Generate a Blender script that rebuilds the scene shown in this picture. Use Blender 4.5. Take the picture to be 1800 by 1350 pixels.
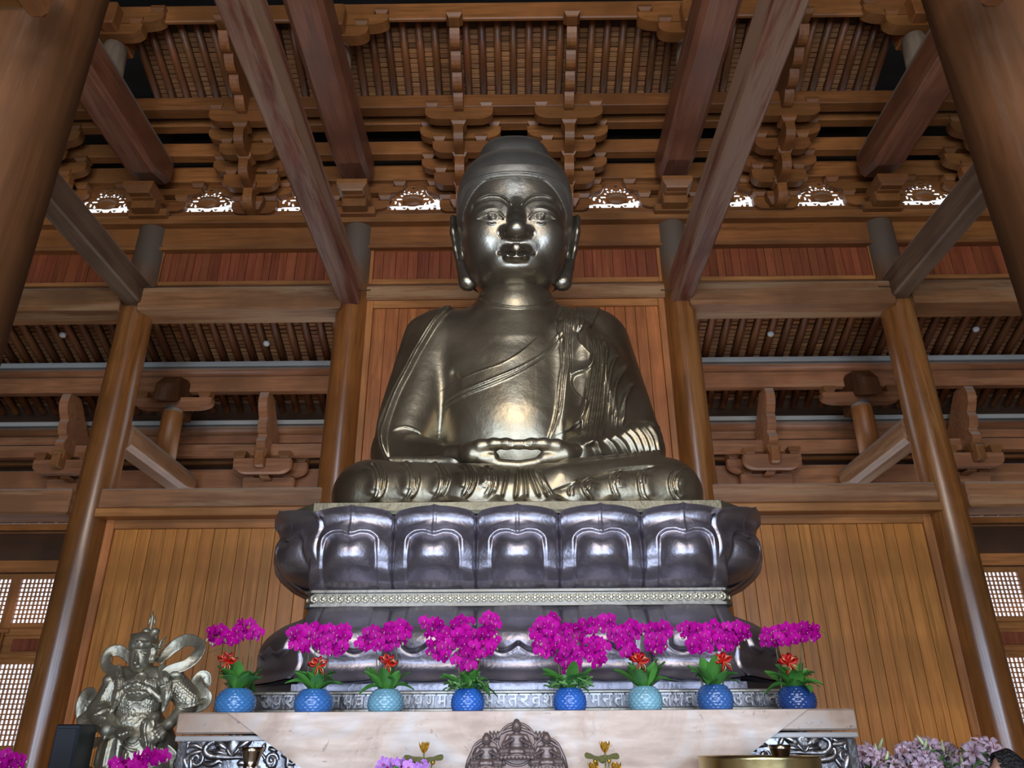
import bpy, bmesh, math, random
import numpy as np
from mathutils import Matrix, Vector, Euler
for _o in list(bpy.data.objects): bpy.data.objects.remove(_o)
SC = bpy.context.scene
COL = SC.collection
R = math.radians
# ------------------------------------------------------------ camera
EYE = Vector((0.0, 0.0, 1.65)); FPX = 1360.0; PITCH = 24.7; YAW = 0.34; ROLL = -0.35
CAMROT = Matrix.Rotation(R(YAW), 3, 'Z') @ Matrix.Rotation(R(90 + PITCH), 3, 'X') @ Matrix.Rotation(R(ROLL), 3, 'Z')
cam_d = bpy.data.cameras.new('camera'); cam = bpy.data.objects.new('camera', cam_d); COL.objects.link(cam)
cam_d.sensor_width = 36; cam_d.lens = FPX / 1800 * 36; cam_d.clip_end = 300; cam_d.clip_start = .05
cam.matrix_world = Matrix.Translation(EYE) @ CAMROT.to_4x4()
SC.camera = cam
# ------------------------------------------------------------ exposure, sky, daylight, added fill
SC.view_settings.view_transform = 'Standard'; SC.view_settings.look = 'None'
SC.view_settings.gamma = 1.0; SC.view_settings.use_curve_mapping = False
SC.view_settings.exposure = 0.35
W = bpy.data.worlds.new('sky'); SC.world = W; W.use_nodes = True
_bg = W.node_tree.nodes['Background']; _bg.inputs['Color'].default_value = (0.86, 0.92, 1.0, 1); _bg.inputs['Strength'].default_value = 1.3
def area(name, loc, rot, sx, sy, power, color):
    l = bpy.data.lights.new(name, 'AREA'); l.shape = 'RECTANGLE'; l.size = sx; l.size_y = sy; l.energy = power; l.color = color
    o = bpy.data.objects.new(name, l); o.location = loc; o.rotation_euler = rot; COL.objects.link(o); return o
# daylight entering by the open front doors; warm fill added higher up to brighten the ceiling (both behind the camera)
for _x, _w, _p in ((-5.6, 2.8, 480), (0.0, 3.2, 480), (5.6, 2.8, 480)):
    area('door_daylight', (_x, -7.0, 2.4), (R(90), 0, 0), _w, 5.0, _p * 1.1, (0.56, 0.73, 1.0))
area('high_warm_fill', (0, -6.6, 8.6), (R(78), 0, 0), 7, 1.8, 560, (1.0, 0.84, 0.64))

area('high_blue_fill', (0, -6.6, 11.6), (R(68), 0, 0), 2.6, 1.5, 160, (0.50, 0.68, 1.0))  # blue light added to put a highlight on the bronze face

# ------------------------------------------------------------ pixel of the photograph -> point at depth Y
def P(px, py, Y):
    d = CAMROT @ Vector(((px - 900) / FPX, -(py - 675) / FPX, -1.0))
    t = (Y - EYE.y) / d.y
    return EYE + d * t
def Zc(py, Y, px=908): return P(px, py, Y).z
def Xc(px, py, Y): return P(px, py, Y).x
# ------------------------------------------------------------ objects
def link(name, me, mat=None, parent=None):
    o = bpy.data.objects.new(name, me); COL.objects.link(o)
    if mat is not None and len(me.materials) == 0: me.materials.append(mat)
    if parent is not None: o.parent = parent
    return o
def tag(o, label=None, cat=None, group=None, kind=None):
    if label: o['label'] = label
    if cat: o['category'] = cat
    if group: o['group'] = group
    if kind: o['kind'] = kind
    return o
def empty(name, loc, label=None, cat=None, group=None, rz=0, kind=None):
    o = bpy.data.objects.new(name, None); o.location = loc; o.rotation_euler = (0, 0, rz); o.empty_display_size = .1
    COL.objects.link(o); return tag(o, label, cat, group, kind)
KIDS = {}
def copy_tree(o, parent=None):
    c = o.copy(); COL.objects.link(c)
    if parent is not None: c.parent = parent
    for ch in list(o.children): copy_tree(ch, c)
    return c
class MB:
    """collects polygons for ONE mesh object"""
    def __init__(s): s.v = []; s.f = []; s.sm = []
    def add(s, vs, fs, smooth=False):
        n = len(s.v); s.v += [tuple(v) for v in vs]; s.f += [tuple(i + n for i in f) for f in fs]; s.sm += [smooth] * len(fs); return s
    def box(s, x0, x1, y0, y1, z0, z1, ch=0.0):
        if ch <= 0:
            vs = [(x, y, z) for x in (x0, x1) for y in (y0, y1) for z in (z0, z1)]
            return s.add(vs, [(0, 1, 3, 2), (4, 6, 7, 5), (0, 4, 5, 1), (2, 3, 7, 6), (0, 2, 6, 4), (1, 5, 7, 3)])
        lo = (x0, y0, z0); hi = (x1, y1, z1); vs = []; idx = {}
        for c in range(8):
            b = (c >> 2 & 1, c >> 1 & 1, c & 1)
            for ax in range(3):       # vertex lying on the face normal to ax
                p = []
                for k in range(3):
                    e = hi[k] if b[k] else lo[k]
                    if k != ax: e += -ch if b[k] else ch
                    p.append(e)
                idx[(b, ax)] = len(vs); vs.append(p)
        fs = []
        for ax in range(3):
            u, w = (ax + 1) % 3, (ax + 2) % 3
            for sd in (0, 1):
                q = []
                for (a, c) in ((0, 0), (1, 0), (1, 1), (0, 1)):
                    b = [0, 0, 0]; b[ax] = sd; b[u] = a; b[w] = c; q.append(idx[(tuple(b), ax)])
                fs.append(q if sd else q[::-1])
        for ax in range(3):           # edge chamfers
            u, w = (ax + 1) % 3, (ax + 2) % 3
            for (a, c) in ((0, 0), (1, 0), (1, 1), (0, 1)):
                b0 = [0, 0, 0]; b1 = [0, 0, 0]; b1[ax] = 1
                for b in (b0, b1): b[u] = a; b[w] = c
                q = [idx[(tuple(b0), u)], idx[(tuple(b1), u)], idx[(tuple(b1), w)], idx[(tuple(b0), w)]]
                fs.append(q[::-1] if (a == c) else q)
        for c in range(8):
            b = (c >> 2 & 1, c >> 1 & 1, c & 1); q = [idx[(b, 0)], idx[(b, 1)], idx[(b, 2)]]
            fs.append(q if sum(b) % 2 else q[::-1])
        return s.add(vs, fs)
    def prism(s, poly, axis, a0, a1):
        """polygon in the two other axes (in xyz order), extruded along axis from a0 to a1"""
        n = len(poly); vs = []
        for a in (a0, a1):
            for (p, q) in poly:
                vs.append({'x': (a, p, q), 'y': (p, a, q), 'z': (p, q, a)}[axis])
        fs = [tuple(range(n))[::-1], tuple(range(n, 2 * n))] + [(i, (i + 1) % n, (i + 1) % n + n, i + n) for i in range(n)]
        return s.add(vs, fs)
    def tube(s, pts, rad, n=10, cap=True, flat=None, smooth=True):
        pts = [Vector(p) for p in pts]; m = len(pts)
        rs = rad if hasattr(rad, '__len__') else [rad] * m
        t0 = (pts[1] - pts[0]).normalized(); u = t0.orthogonal().normalized()
        if flat is not None:
            u = Vector(flat[0]); u = (u - t0 * u.dot(t0)).normalized()
        rings = []
        for i in range(m):
            t = (pts[min(i + 1, m - 1)] - pts[max(i - 1, 0)]).normalized()
            u = (u - t * u.dot(t)).normalized(); w = t.cross(u)
            k = flat[1] if flat is not None else 1.0
            rings.append([pts[i] + (u * math.cos(2 * math.pi * j / n) + w * math.sin(2 * math.pi * j / n) * k) * rs[i] for j in range(n)])
        vs = [v for r in rings for v in r]
        fs = [(i * n + j, i * n + (j + 1) % n, (i + 1) * n + (j + 1) % n, (i + 1) * n + j) for i in range(m - 1) for j in range(n)]
        if cap: fs += [tuple(range(n))[::-1], tuple((m - 1) * n + j for j in range(n))]
        return s.add(vs, fs, smooth)
    def lathe(s, prof, c=(0, 0, 0), n=24, smooth=True, sx=1.0, sy=1.0):
        vs = []
        for (r, z) in prof:
            for j in range(n):
                a = 2 * math.pi * j / n; vs.append((c[0] + r * math.cos(a) * sx, c[1] + r * math.sin(a) * sy, c[2] + z))
        m = len(prof)
        fs = [(i * n + j, i * n + (j + 1) % n, (i + 1) * n + (j + 1) % n, (i + 1) * n + j) for i in range(m - 1) for j in range(n)]
        fs += [tuple(range(n))[::-1], tuple((m - 1) * n + j for j in range(n))]
        return s.add(vs, fs, smooth)
    def grid(s, fn, nu, nv, smooth=True, wrap=False):
        """fn(u,v) -> point, u,v in 0..1"""
        vs = [fn(i / (nu - (0 if wrap else 1)), j / (nv - 1)) for j in range(nv) for i in range(nu)]
        fs = []
        for j in range(nv - 1):
            for i in range(nu if wrap else nu - 1):
                i2 = (i + 1) % nu
                fs.append((j * nu + i, j * nu + i2, (j + 1) * nu + i2, (j + 1) * nu + i))
        return s.add(vs, fs, smooth)
    def sph(s, c, r, n=12, m=8, sc=(1, 1, 1)):
        return s.grid(lambda u, v: (c[0] + r * sc[0] * math.cos(2 * math.pi * u) * math.sin(math.pi * v + 1e-4), c[1] + r * sc[1] * math.sin(2 * math.pi * u) * math.sin(math.pi * v + 1e-4), c[2] - r * sc[2] * math.cos(math.pi * v)), n, m, wrap=True)
    def mesh(s, name='mesh'):
        me = bpy.data.meshes.new(name); me.from_pydata(s.v, [], s.f)
        me.polygons.foreach_set('use_smooth', s.sm); me.update(); return me
    def build(s, name, mat, parent=None, fix=False):
        me = s.mesh(name)
        if fix:
            bm = bmesh.new(); bm.from_mesh(me); bmesh.ops.remove_doubles(bm, verts=bm.verts, dist=1e-5)
            bmesh.ops.recalc_face_normals(bm, faces=bm.faces); bm.to_mesh(me); bm.free()
        return link(name, me, mat, parent)
def sstep(a, b, x):
    t = np.clip((x - a) / (b - a), 0, 1); return t * t * (3 - 2 * t)
# ------------------------------------------------------------ materials
class NT:
    def __init__(s, name):
        s.m = bpy.data.materials.new(name); s.m.use_nodes = True; s.t = s.m.node_tree; s.b = s.t.nodes['Principled BSDF']
        s.out = [n for n in s.t.nodes if n.type == 'OUTPUT_MATERIAL'][0]
    def n(s, ty, **kw):
        nd = s.t.nodes.new(ty)
        for k, v in kw.items():
            if k in nd.inputs: nd.inputs[k].default_value = v
            else: setattr(nd, k, v)
        return nd
    def l(s, a, b): s.t.links.new(a, b)
    def coord(s, scale, out='Object'):
        tc = s.n('ShaderNodeTexCoord'); mp = s.n('ShaderNodeMapping'); mp.inputs['Scale'].default_value = scale
        s.l(tc.outputs[out], mp.inputs['Vector']); return mp.outputs[0]
    def noise(s, vec, scale, detail=4, rough=.55, dist=0.0):
        nd = s.n('ShaderNodeTexNoise'); nd.inputs['Scale'].default_value = scale; nd.inputs['Detail'].default_value = detail
        nd.inputs['Roughness'].default_value = rough; nd.inputs['Distortion'].default_value = dist; s.l(vec, nd.inputs['Vector']); return nd.outputs['Fac']
    def ramp(s, fac, stops):
        r = s.n('ShaderNodeValToRGB'); e = r.color_ramp.elements
        while len(e) < len(stops): e.new(.5)
        for el, (p, c) in zip(e, stops): el.position = p; el.color = (*c, 1) if len(c) == 3 else c
        s.l(fac, r.inputs[0]); return r.outputs[0]
    def mix(s, fac, a, b, blend='MIX'):
        m = s.n('ShaderNodeMix', data_type='RGBA', blend_type=blend)
        for v, k in ((fac, 0), (a, 6), (b, 7)):
            if isinstance(v, (int, float)): m.inputs[k].default_value = v
            elif isinstance(v, tuple): m.inputs[k].default_value = (*v, 1)
            else: s.l(v, m.inputs[k])
        return m.outputs[2]
    def math(s, op, a, b=None):
        m = s.n('ShaderNodeMath', operation=op)
        for v, k in ((a, 0), (b, 1)):
            if v is None: continue
            if isinstance(v, (int, float)): m.inputs[k].default_value = v
            else: s.l(v, m.inputs[k])
        return m.outputs[0]
    def bump(s, h, strength, dist):
        b = s.n('ShaderNodeBump'); b.inputs['Strength'].default_value = strength; b.inputs['Distance'].default_value = dist
        s.l(h, b.inputs['Height']); s.l(b.outputs[0], s.b.inputs['Normal']); return b
    def set(s, **kw):
        for k, v in kw.items():
            k = k.replace('_', ' ')
            i = s.b.inputs[k]
            if isinstance(v, (int, float)): i.default_value = v
            elif isinstance(v, tuple): i.default_value = (*v, 1) if len(v) == 3 else v
            else: s.l(v, i)
        return s
def tone(c, k): return tuple(min(1, x * k) for x in c)
def wood(name, col, axis='x', rough=.42, vary=.5, worn=None, worn_amt=0.0, dust=0.0, spec=.5, coat=0.0):
    """worn: a second colour in patches; dust: pale dust lying on faces that look up"""
    t = NT(name); g = 14.0; sc = [g, g, g]; sc['xyz'.index(axis)] = .9
    oi = t.n('ShaderNodeObjectInfo'); rnd = oi.outputs['Random']
    vec = t.coord(tuple(sc)); add = t.n('ShaderNodeVectorMath', operation='ADD'); cx = t.n('ShaderNodeCombineXYZ')
    off = t.math('MULTIPLY', rnd, 37.0)
    for k in range(3): t.l(off, cx.inputs[k])
    t.l(vec, add.inputs[0]); t.l(cx.outputs[0], add.inputs[1]); v = add.outputs[0]
    f = t.noise(v, 1.0, 5, .6, .6)
    c = t.ramp(f, [(.28, tone(col, .52)), (.5, col), (.74, tone(col, 1.32))])
    big = t.noise(t.coord((1, 1, 1)), .9, 3)
    c = t.mix(t.ramp(big, [(.38, (0, 0, 0)), (.68, (1, 1, 1))]), c, tone(col, .62))
    if worn is not None:
        wf = t.noise(v, .22, 6, .7, .4)
        c = t.mix(t.ramp(wf, [(.62 - .34 * worn_amt, (0, 0, 0)), (.72 - .34 * worn_amt, (1, 1, 1))]), c, t.mix(f, tone(worn, .8), tone(worn, 1.15)))
    hs = t.n('ShaderNodeHueSaturation'); t.l(c, hs.inputs['Color'])
    t.l(t.math('ADD', t.math('MULTIPLY', rnd, vary), 1 - vary / 2), hs.inputs['Value'])
    t.l(t.math('ADD', t.math('MULTIPLY', t.math('FRACT', t.math('MULTIPLY', rnd, 7.13)), .02 * vary), .5 - .01 * vary), hs.inputs['Hue'])
    c = hs.outputs[0]
    if dust > 0:
        ge = t.n('ShaderNodeNewGeometry'); sx = t.n('ShaderNodeSeparateXYZ'); t.l(ge.outputs['Normal'], sx.inputs[0])
        up = t.ramp(sx.outputs[2], [(.1, (0, 0, 0)), (.4, (1, 1, 1))])
        c = t.mix(t.math('MULTIPLY', up, dust), c, (.36, .35, .31))
    t.bump(f, .18, .01)
    t.set(Base_Color=c, Roughness=t.ramp(f, [(.2, (rough * .85,) * 3), (.8, (min(1, rough * 1.3),) * 3)]), Specular_IOR_Level=spec, Coat_Weight=coat, Coat_Roughness=.3)
    return t.m
M = {}
ORANGE = (.60, .228, .046); RED = (.29, .075, .028); BRN = (.30, .112, .030); RAF = (.25, .085, .026)
for ax in 'xyz': M['beam_' + ax] = wood('brown timber grain ' + ax, BRN, ax, .42, .35, dust=.7)
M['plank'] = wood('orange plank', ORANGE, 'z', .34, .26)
M['plank_mid'] = wood('orange plank toned for dim light', (.47, .15, .042), 'z', .34, .22); M['plank_red'] = wood('red plank', RED, 'z', .38, .4)  # middle planks: the orange plank reddened and darkened for the dimmer light there
M['frame_x'] = wood('orange frame x', (.48, .19, .055), 'x', .36, .25); M['frame_z'] = wood('orange frame z', (.48, .175, .05), 'z', .36, .25)
M['worn_x'] = wood('worn tan timber x', (.32, .135, .05), 'x', .5, .2, worn=(.37, .205, .098), worn_amt=.35, dust=.6)
M['worn_y'] = wood('worn red timber y', (.23, .07, .038), 'y', .5, .15, worn=(.33, .185, .115), worn_amt=.55, dust=.8)
M['corner_x'] = wood('dark orange corner timber', (.25, .10, .026), 'x', .6, .15, spec=.15); M['aisle_x'] = wood('aisle timber x', (.36, .145, .06), 'x', .45, .25, worn=(.40, .19, .088), worn_amt=.25, dust=.5); M['aisle_y'] = wood('aisle timber y', (.24, .105, .045), 'y', .42, .25, worn=(.32, .17, .085), worn_amt=.25, dust=.4); M['red_y'] = wood('dark red timber y', (.24, .088, .045), 'y', .42, .15, worn=(.28, .135, .08), worn_amt=.25, dust=.9)
M['grey_y'] = wood('grey brown timber y', (.155, .085, .046), 'y', .55, .15, worn=(.18, .115, .07), worn_amt=.4, dust=.9)
M['rafter'] = wood('rafter timber', RAF, 'y', .4, .55)
M['tile'] = wood('ceiling tile', (.36, .155, .055), 'x', .5, .5)
M['soffit'] = wood('dark roof underside', (.10, .045, .02), 'x', .8, .2); M['void'] = wood('near-black standing in for roof shade', (.010, .007, .005), 'x', .9, .1)  # near-black colour stands in for the deep shade behind the brackets
M['column'] = wood('lacquered column', (.37, .165, .042), 'z', .26, .12, worn=(.46, .25, .10), worn_amt=.25, coat=.5)
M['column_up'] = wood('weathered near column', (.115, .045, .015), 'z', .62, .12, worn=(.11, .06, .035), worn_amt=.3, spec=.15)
M['grey_end'] = wood('dusty grey timber', (.26, .19, .13), 'z', .7, .2)
def plain(name, col, rough=.5, metal=0.0, **kw):
    t = NT(name); t.set(Base_Color=col, Roughness=rough, Metallic=metal, **kw); return t.m
M['pale'] = plain('pale grey batten', (.42, .41, .37), .7)
M['white'] = plain('white plastic', (.75, .73, .68), .5)
# ============================================================ STRUCTURE
YA = 11.9; CX = 2.90; SX = 6.72; YE = 15.2
FRONT_Z = 15.5
def st(o, label, kind='structure'): return tag(o, label, None, None, kind)
# floor, shell
f = MB().box(-12, 12, -7.5, 15.6, -.2, 0).build('floor', None)
_t = NT('pale stone floor'); _n = _t.noise(_t.coord((1, 1, 1)), 1.2, 5)
_t.set(Base_Color=_t.ramp(_n, [(.3, (.44, .36, .26)), (.7, (.58, .49, .37))]), Roughness=.28); f.data.materials.append(_t.m)
st(f, 'pale polished stone floor of the hall')
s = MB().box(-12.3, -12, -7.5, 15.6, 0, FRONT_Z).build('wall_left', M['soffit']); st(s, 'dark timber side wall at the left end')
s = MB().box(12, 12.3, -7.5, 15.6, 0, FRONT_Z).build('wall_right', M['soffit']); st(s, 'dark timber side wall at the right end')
w = MB()
xs = [-12, -7.4, -3.8, -1.8, 1.8, 3.8, 7.4, 12]
for i in range(0, 7, 2): w.box(xs[i], xs[i + 1], -7.5, -7.3, 0, 4.6)
w.box(-12, 12, -7.5, -7.3, 4.6, 7.4); w.box(-12, 12, -7.5, -7.3, 9.8, FRONT_Z)
w.box(-12, -7.6, -7.5, -7.3, 7.4, 9.8); w.box(7.6, 12, -7.5, -7.3, 7.4, 9.8)
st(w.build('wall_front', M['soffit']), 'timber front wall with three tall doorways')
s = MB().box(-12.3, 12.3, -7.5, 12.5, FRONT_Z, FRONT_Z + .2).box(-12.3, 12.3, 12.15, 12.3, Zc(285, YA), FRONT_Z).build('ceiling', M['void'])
st(s, 'roof over the hall, coloured near-black for shade')
# ------------------------------------------------------------ columns
def column(x, y, z1, r0, r1, mat, label, name='column', dome=.06, plinth=True):
    m = MB(); n = 14
    prof = [(r0 * (1 - .0) + (r1 - r0) * (i / n) ** 1.3, (z1 - dome) * i / n) for i in range(n + 1)]
    prof += [(r1 * .93, z1 - dome * .55), (r1 * .7, z1 - dome * .12), (r1 * .3, z1)]
    m.lathe(prof, (0, 0, 0), 40); o = m.build(name, mat); o.location = (x, y, 0); tag(o, label, 'column', None, 'thing')
    if plinth:
        b = MB().lathe([(r0 * 1.5, 0), (r0 * 1.5, .06), (r0 * 1.42, .14), (r0 * 1.15, .22), (r0 * 1.05, .24)], (0, 0, 0), 32)
        b.build('column_base', M['pale'], o)
    return o
ztop = Zc(386, YA - .2)
_cm = NT('column with weathered top')  # the lower trunk is lacquered, the part over the tie beam is dusty and bare
def column_mat():
    m = wood('lacquered column trunk', (.25, .088, .020), 'z', .24, .12, worn=(.32, .135, .040), worn_amt=.25, coat=.6); nt = m.node_tree
    bs = nt.nodes['Principled BSDF']; src = [l for l in nt.links if l.to_socket == bs.inputs['Base Color']][0].from_socket
    tc = nt.nodes.new('ShaderNodeTexCoord'); sp = nt.nodes.new('ShaderNodeSeparateXYZ'); nt.links.new(tc.outputs['Object'], sp.inputs[0])
    no = nt.nodes.new('ShaderNodeTexNoise'); no.inputs['Scale'].default_value = 2.2; no.inputs['Detail'].default_value = 5; nt.links.new(tc.outputs['Object'], no.inputs['Vector'])
    ad = nt.nodes.new('ShaderNodeMath'); ad.operation = 'MULTIPLY_ADD'; ad.inputs[1].default_value = .9; nt.links.new(no.outputs['Fac'], ad.inputs[0]); nt.links.new(sp.outputs[2], ad.inputs[2])
    mr = nt.nodes.new('ShaderNodeMapRange'); mr.inputs['From Min'].default_value = Zc(520, YA) + .35; mr.inputs['From Max'].default_value = Zc(470, YA) + .6; nt.links.new(ad.outputs[0], mr.inputs['Value'])
    mx = nt.nodes.new('ShaderNodeMix'); mx.data_type = 'RGBA'; nt.links.new(mr.outputs[0], mx.inputs[0]); nt.links.new(src, mx.inputs[6])
    mx.inputs[7].default_value = (.125, .088, .062, 1); nt.links.new(mx.outputs[2], bs.inputs['Base Color'])
    m2 = nt.nodes.new('ShaderNodeMath'); m2.operation = 'MULTIPLY_ADD'; m2.inputs[1].default_value = .4; m2.inputs[2].default_value = .24; nt.links.new(mr.outputs[0], m2.inputs[0]); nt.links.new(m2.outputs[0], bs.inputs['Roughness'])
    m3 = nt.nodes.new('ShaderNodeMath'); m3.operation = 'MULTIPLY_ADD'; m3.inputs[1].default_value = -.6; m3.inputs[2].default_value = .6; nt.links.new(mr.outputs[0], m3.inputs[0]); nt.links.new(m3.outputs[0], bs.inputs['Coat Weight'])
    return m
bpy.data.materials.remove(_cm.m); CM = column_mat()
column(-CX, YA, ztop, .31, .265, CM, 'round timber column behind the bronze statue, at its left shoulder in the picture')
column(CX, YA, ztop, .31, .265, CM, 'round timber column behind the bronze statue, at its right shoulder in the picture')
column(-SX, YA, ztop, .315, .265, CM, 'glossy round timber column rising behind the armoured guardian')
column(SX, YA, ztop, .315, .265, CM, 'glossy round timber column rising above the pink lilies')
zF = 9.6
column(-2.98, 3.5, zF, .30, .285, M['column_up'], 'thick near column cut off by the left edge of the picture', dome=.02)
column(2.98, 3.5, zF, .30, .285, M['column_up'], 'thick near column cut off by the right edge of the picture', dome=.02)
# ------------------------------------------------------------ timber beams
def beam(x0, x1, y0, y1, z0, z1, mat, label, ch=.02, name='beam', cat='beam', group=None):
    c = ((x0 + x1) / 2, (y0 + y1) / 2, z0)
    o = MB().box(x0 - c[0], x1 - c[0], y0 - c[1], y1 - c[1], 0, z1 - z0, ch).build(name, mat); o.location = c
    return tag(o, label, cat, group, 'thing')
side = {-1: 'left', 1: 'right'}
# plate under the brackets, head beams, tie beams
yf = YA - .30
beam(-11.9, 11.9, yf, YA + .25, Zc(386, yf), Zc(373, yf), M['beam_x'], 'long flat timber plate running over all the column heads', .02, 'plate_beam')
yf = YA - .12
for (a, b, lb) in ((-CX + .2, CX - .2, 'head beam between the two columns behind the bronze head'), (-SX + .2, -CX - .2, 'head beam of the left side bay, under the plate'), (CX + .2, SX - .2, 'head beam of the right side bay, under the plate'),
                  (-11.9, -SX - .2, 'head beam beyond the far left column'), (SX + .2, 11.9, 'head beam beyond the far right column')):
    o = beam(a, b, yf, YA + .1, Zc(427, yf), Zc(394, yf), M['beam_x'], lb, .02, 'head_beam')
    MB().box(-(b - a) / 2, (b - a) / 2, -.03 - .11, .1, -.09, -.03, .01).build('bead', M['beam_x'], o)
yt = YA - .36
for (a, b, lb) in ((-SX + .15, -CX - .12, 'pale worn tie beam of the left side bay'), (CX + .12, SX - .15, 'pale worn tie beam of the right side bay'),
                  (-11.9, -SX - .15, 'pale worn tie beam beyond the far left column'), (SX + .15, 11.9, 'pale worn tie beam beyond the far right column')):
    o = beam(a, b, yt, YA + .2, Zc(537, yt), Zc(498, yt), M['worn_x'], lb, .03, 'tie_beam')
yc = YA - .1
beam(-CX + .2, CX - .2, yc, YA + .1, Zc(524, yc), Zc(500, yc), M['worn_x'], 'thin tie beam behind the bronze neck', .02, 'tie_beam')
yl = YA - .25
for sg, nm in side.items():
    a, b = sorted((sg * (SX - .2), sg * (CX + .1)))
    o = beam(a, b, yl, YA + .15, Zc(887, yl), Zc(853, yl), M['worn_x'], f'brown lintel over the {nm} orange plank wall', .02, 'lintel_beam')
    MB().box(-(b - a) / 2, (b - a) / 2, -.24, .1, Zc(903, yl) - Zc(887, yl), -.015, .01).build('moulding', M['frame_x'], o)
    a, b = sorted((sg * 11.9, sg * (SX + .2)))
    beam(a, b, yl - .1, YA + .2, Zc(899, yl), Zc(855, yl), M['worn_x'], f'brown lintel outside the {nm} glossy column, over the lattice windows', .03, 'lintel_beam')
# iron cramps where the tie beams meet the columns
for sg, nm in side.items():
    for xx, py, w in ((CX - .25, 509, 'inner'), (SX - .3, 503, 'outer')):
        p = P(908 + sg * (Xc(0, 0, 1) * 0 + xx * 93), py, yt - .03); o = MB().tube([(-.13, 0, 0), (.13, 0, 0)], .012, 6).build('iron_cramp', M['soffit']); o.location = (sg * xx, yt - .012, p.z)
        tag(o, f'small dark iron cramp at the {w} end of the {nm} pale tie beam', 'cramp', None, 'thing')
# ------------------------------------------------------------ plank walls
def plank_field(par, x0, x1, z0, z1, y, n, mat, seed):
    rg = random.Random(seed); ws = [rg.uniform(.8, 1.2) for _ in range(n)]; t = sum(ws); x = x0
    for w_ in ws:
        d = (x1 - x0) * w_ / t; dy = rg.uniform(0, .008)
        o = MB().box(-d / 2 + .003, d / 2 - .003, -.02, .02, 0, z1 - z0, .004).build('plank', mat, par); o.location = (x + d / 2, y - dy, z0); x += d
def frame4(par, x0, x1, z0, z1, y, w, mx, mz, bottom=True):
    for a in (x0, x1 - w): MB().box(a, a + w, y - .05, y + .05, z0, z1, .008).build('frame_post', mz, par)
    MB().box(x0 + w, x1 - w, y - .045, y + .045, z1 - w, z1, .008).build('frame_rail', mx, par)
    if bottom: MB().box(x0 + w, x1 - w, y - .045, y + .045, z0, z0 + w, .008).build('frame_rail', mx, par)
yw = YA + .02
def wall_panel(x0, x1, pt, pb, n, mat, lb, fw, seed, z0=None, fx='frame_x'):
    za = Zc(pb, yw) if z0 is None else z0; zb = Zc(pt, yw)
    b = MB().box(x0, x1, yw + .03, yw + .08, za, zb).build('wall_back', M['soffit']); st(b, lb)
    frame4(b, x0, x1, za, zb, yw - .02, fw, M[fx], M['frame_z'])
    plank_field(b, x0 + fw, x1 - fw, za + fw, zb - fw, yw, n, mat, seed); return b
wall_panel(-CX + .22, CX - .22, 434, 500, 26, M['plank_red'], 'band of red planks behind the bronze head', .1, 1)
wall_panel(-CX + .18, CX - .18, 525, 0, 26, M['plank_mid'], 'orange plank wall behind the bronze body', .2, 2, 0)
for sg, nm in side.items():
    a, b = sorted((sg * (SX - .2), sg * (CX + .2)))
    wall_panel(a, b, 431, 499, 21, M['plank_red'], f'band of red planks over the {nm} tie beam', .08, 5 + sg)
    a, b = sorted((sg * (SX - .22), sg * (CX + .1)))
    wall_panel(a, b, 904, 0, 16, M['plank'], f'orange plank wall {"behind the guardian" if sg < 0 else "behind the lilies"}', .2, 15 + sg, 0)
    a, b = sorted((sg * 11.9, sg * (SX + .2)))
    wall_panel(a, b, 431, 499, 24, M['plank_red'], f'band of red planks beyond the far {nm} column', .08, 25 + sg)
# ------------------------------------------------------------ bracket sets
Y1, Y2, Y3, YP = 11.45, 11.05, 10.65, 9.40
def arm_mesh(hw, h, t, name):
    """boat shaped cross arm: flat top, ends curving up underneath"""
    pts = [(-hw, 0), (-hw, -h * .38)]
    for i in range(1, 7): a = i / 6 * math.pi / 2; pts.append((-hw + hw * .42 * (1 - math.cos(a)) , -h * .38 - h * .62 * math.sin(a)))
    pts += [(-p, q) for (p, q) in reversed(pts)]
    return MB().prism(pts, 'y', -t / 2, t / 2).mesh(name)
def block_mesh(w, h, d, name='block'):
    """bearing block: square head over a hollow chamfer"""
    m = MB(); z1, z2 = -h * .45, -h; k = .68
    lv = [(1, 0), (1, z1), (.86, z1 - h * .2), (.74, z1 - h * .38), (k, z2)]; vs = []
    for (s_, z) in lv: vs += [(-w / 2 * s_, -d / 2 * s_, z), (w / 2 * s_, -d / 2 * s_, z), (w / 2 * s_, d / 2 * s_, z), (-w / 2 * s_, d / 2 * s_, z)]
    fs = [(3, 2, 1, 0)[::-1], tuple(range(4 * (len(lv) - 1), 4 * len(lv)))[::-1]]
    for i in range(len(lv) - 1):
        for j in range(4): a, b = i * 4 + j, i * 4 + (j + 1) % 4; fs.append((a, a + 4, b + 4, b))
    return m.add(vs, fs).mesh(name)
BLK = block_mesh(.235, .135, .22); BLKW = block_mesh(.27, .15, .26); BIG = block_mesh(.42, .26, .36)
ZW = lambda py: Zc(py, YA - .15)
ZL = {}      # heights of the cross arms: (top of arm face, arm depth)
for k, (yy, tp, bt) in dict(s1=(Y1, 302, 323), l1=(Y1, 278, 296), s2=(Y2, 247, 266), l2=(Y2, 222, 241), s3=(Y3, 188, 207)).items():
    y_ = yy - .075; ZL[k] = (Zc(tp, y_), Zc(tp, y_) - Zc(bt, y_) + .02)
ARM = {k: arm_mesh(hw, ZL[k][1], .16, 'cross_arm') for k, hw in dict(s1=.50, l1=.74, s2=.50, l2=.74, s3=.61).items()}
HW = dict(s1=.50, l1=.74, s2=.50, l2=.74, s3=.61)
ARMW = {'a': arm_mesh(.42, ZW(352) - ZW(372), .12, 'cross_arm'), 'b': arm_mesh(.66, ZW(328) - ZW(341), .12, 'cross_arm')}
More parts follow.
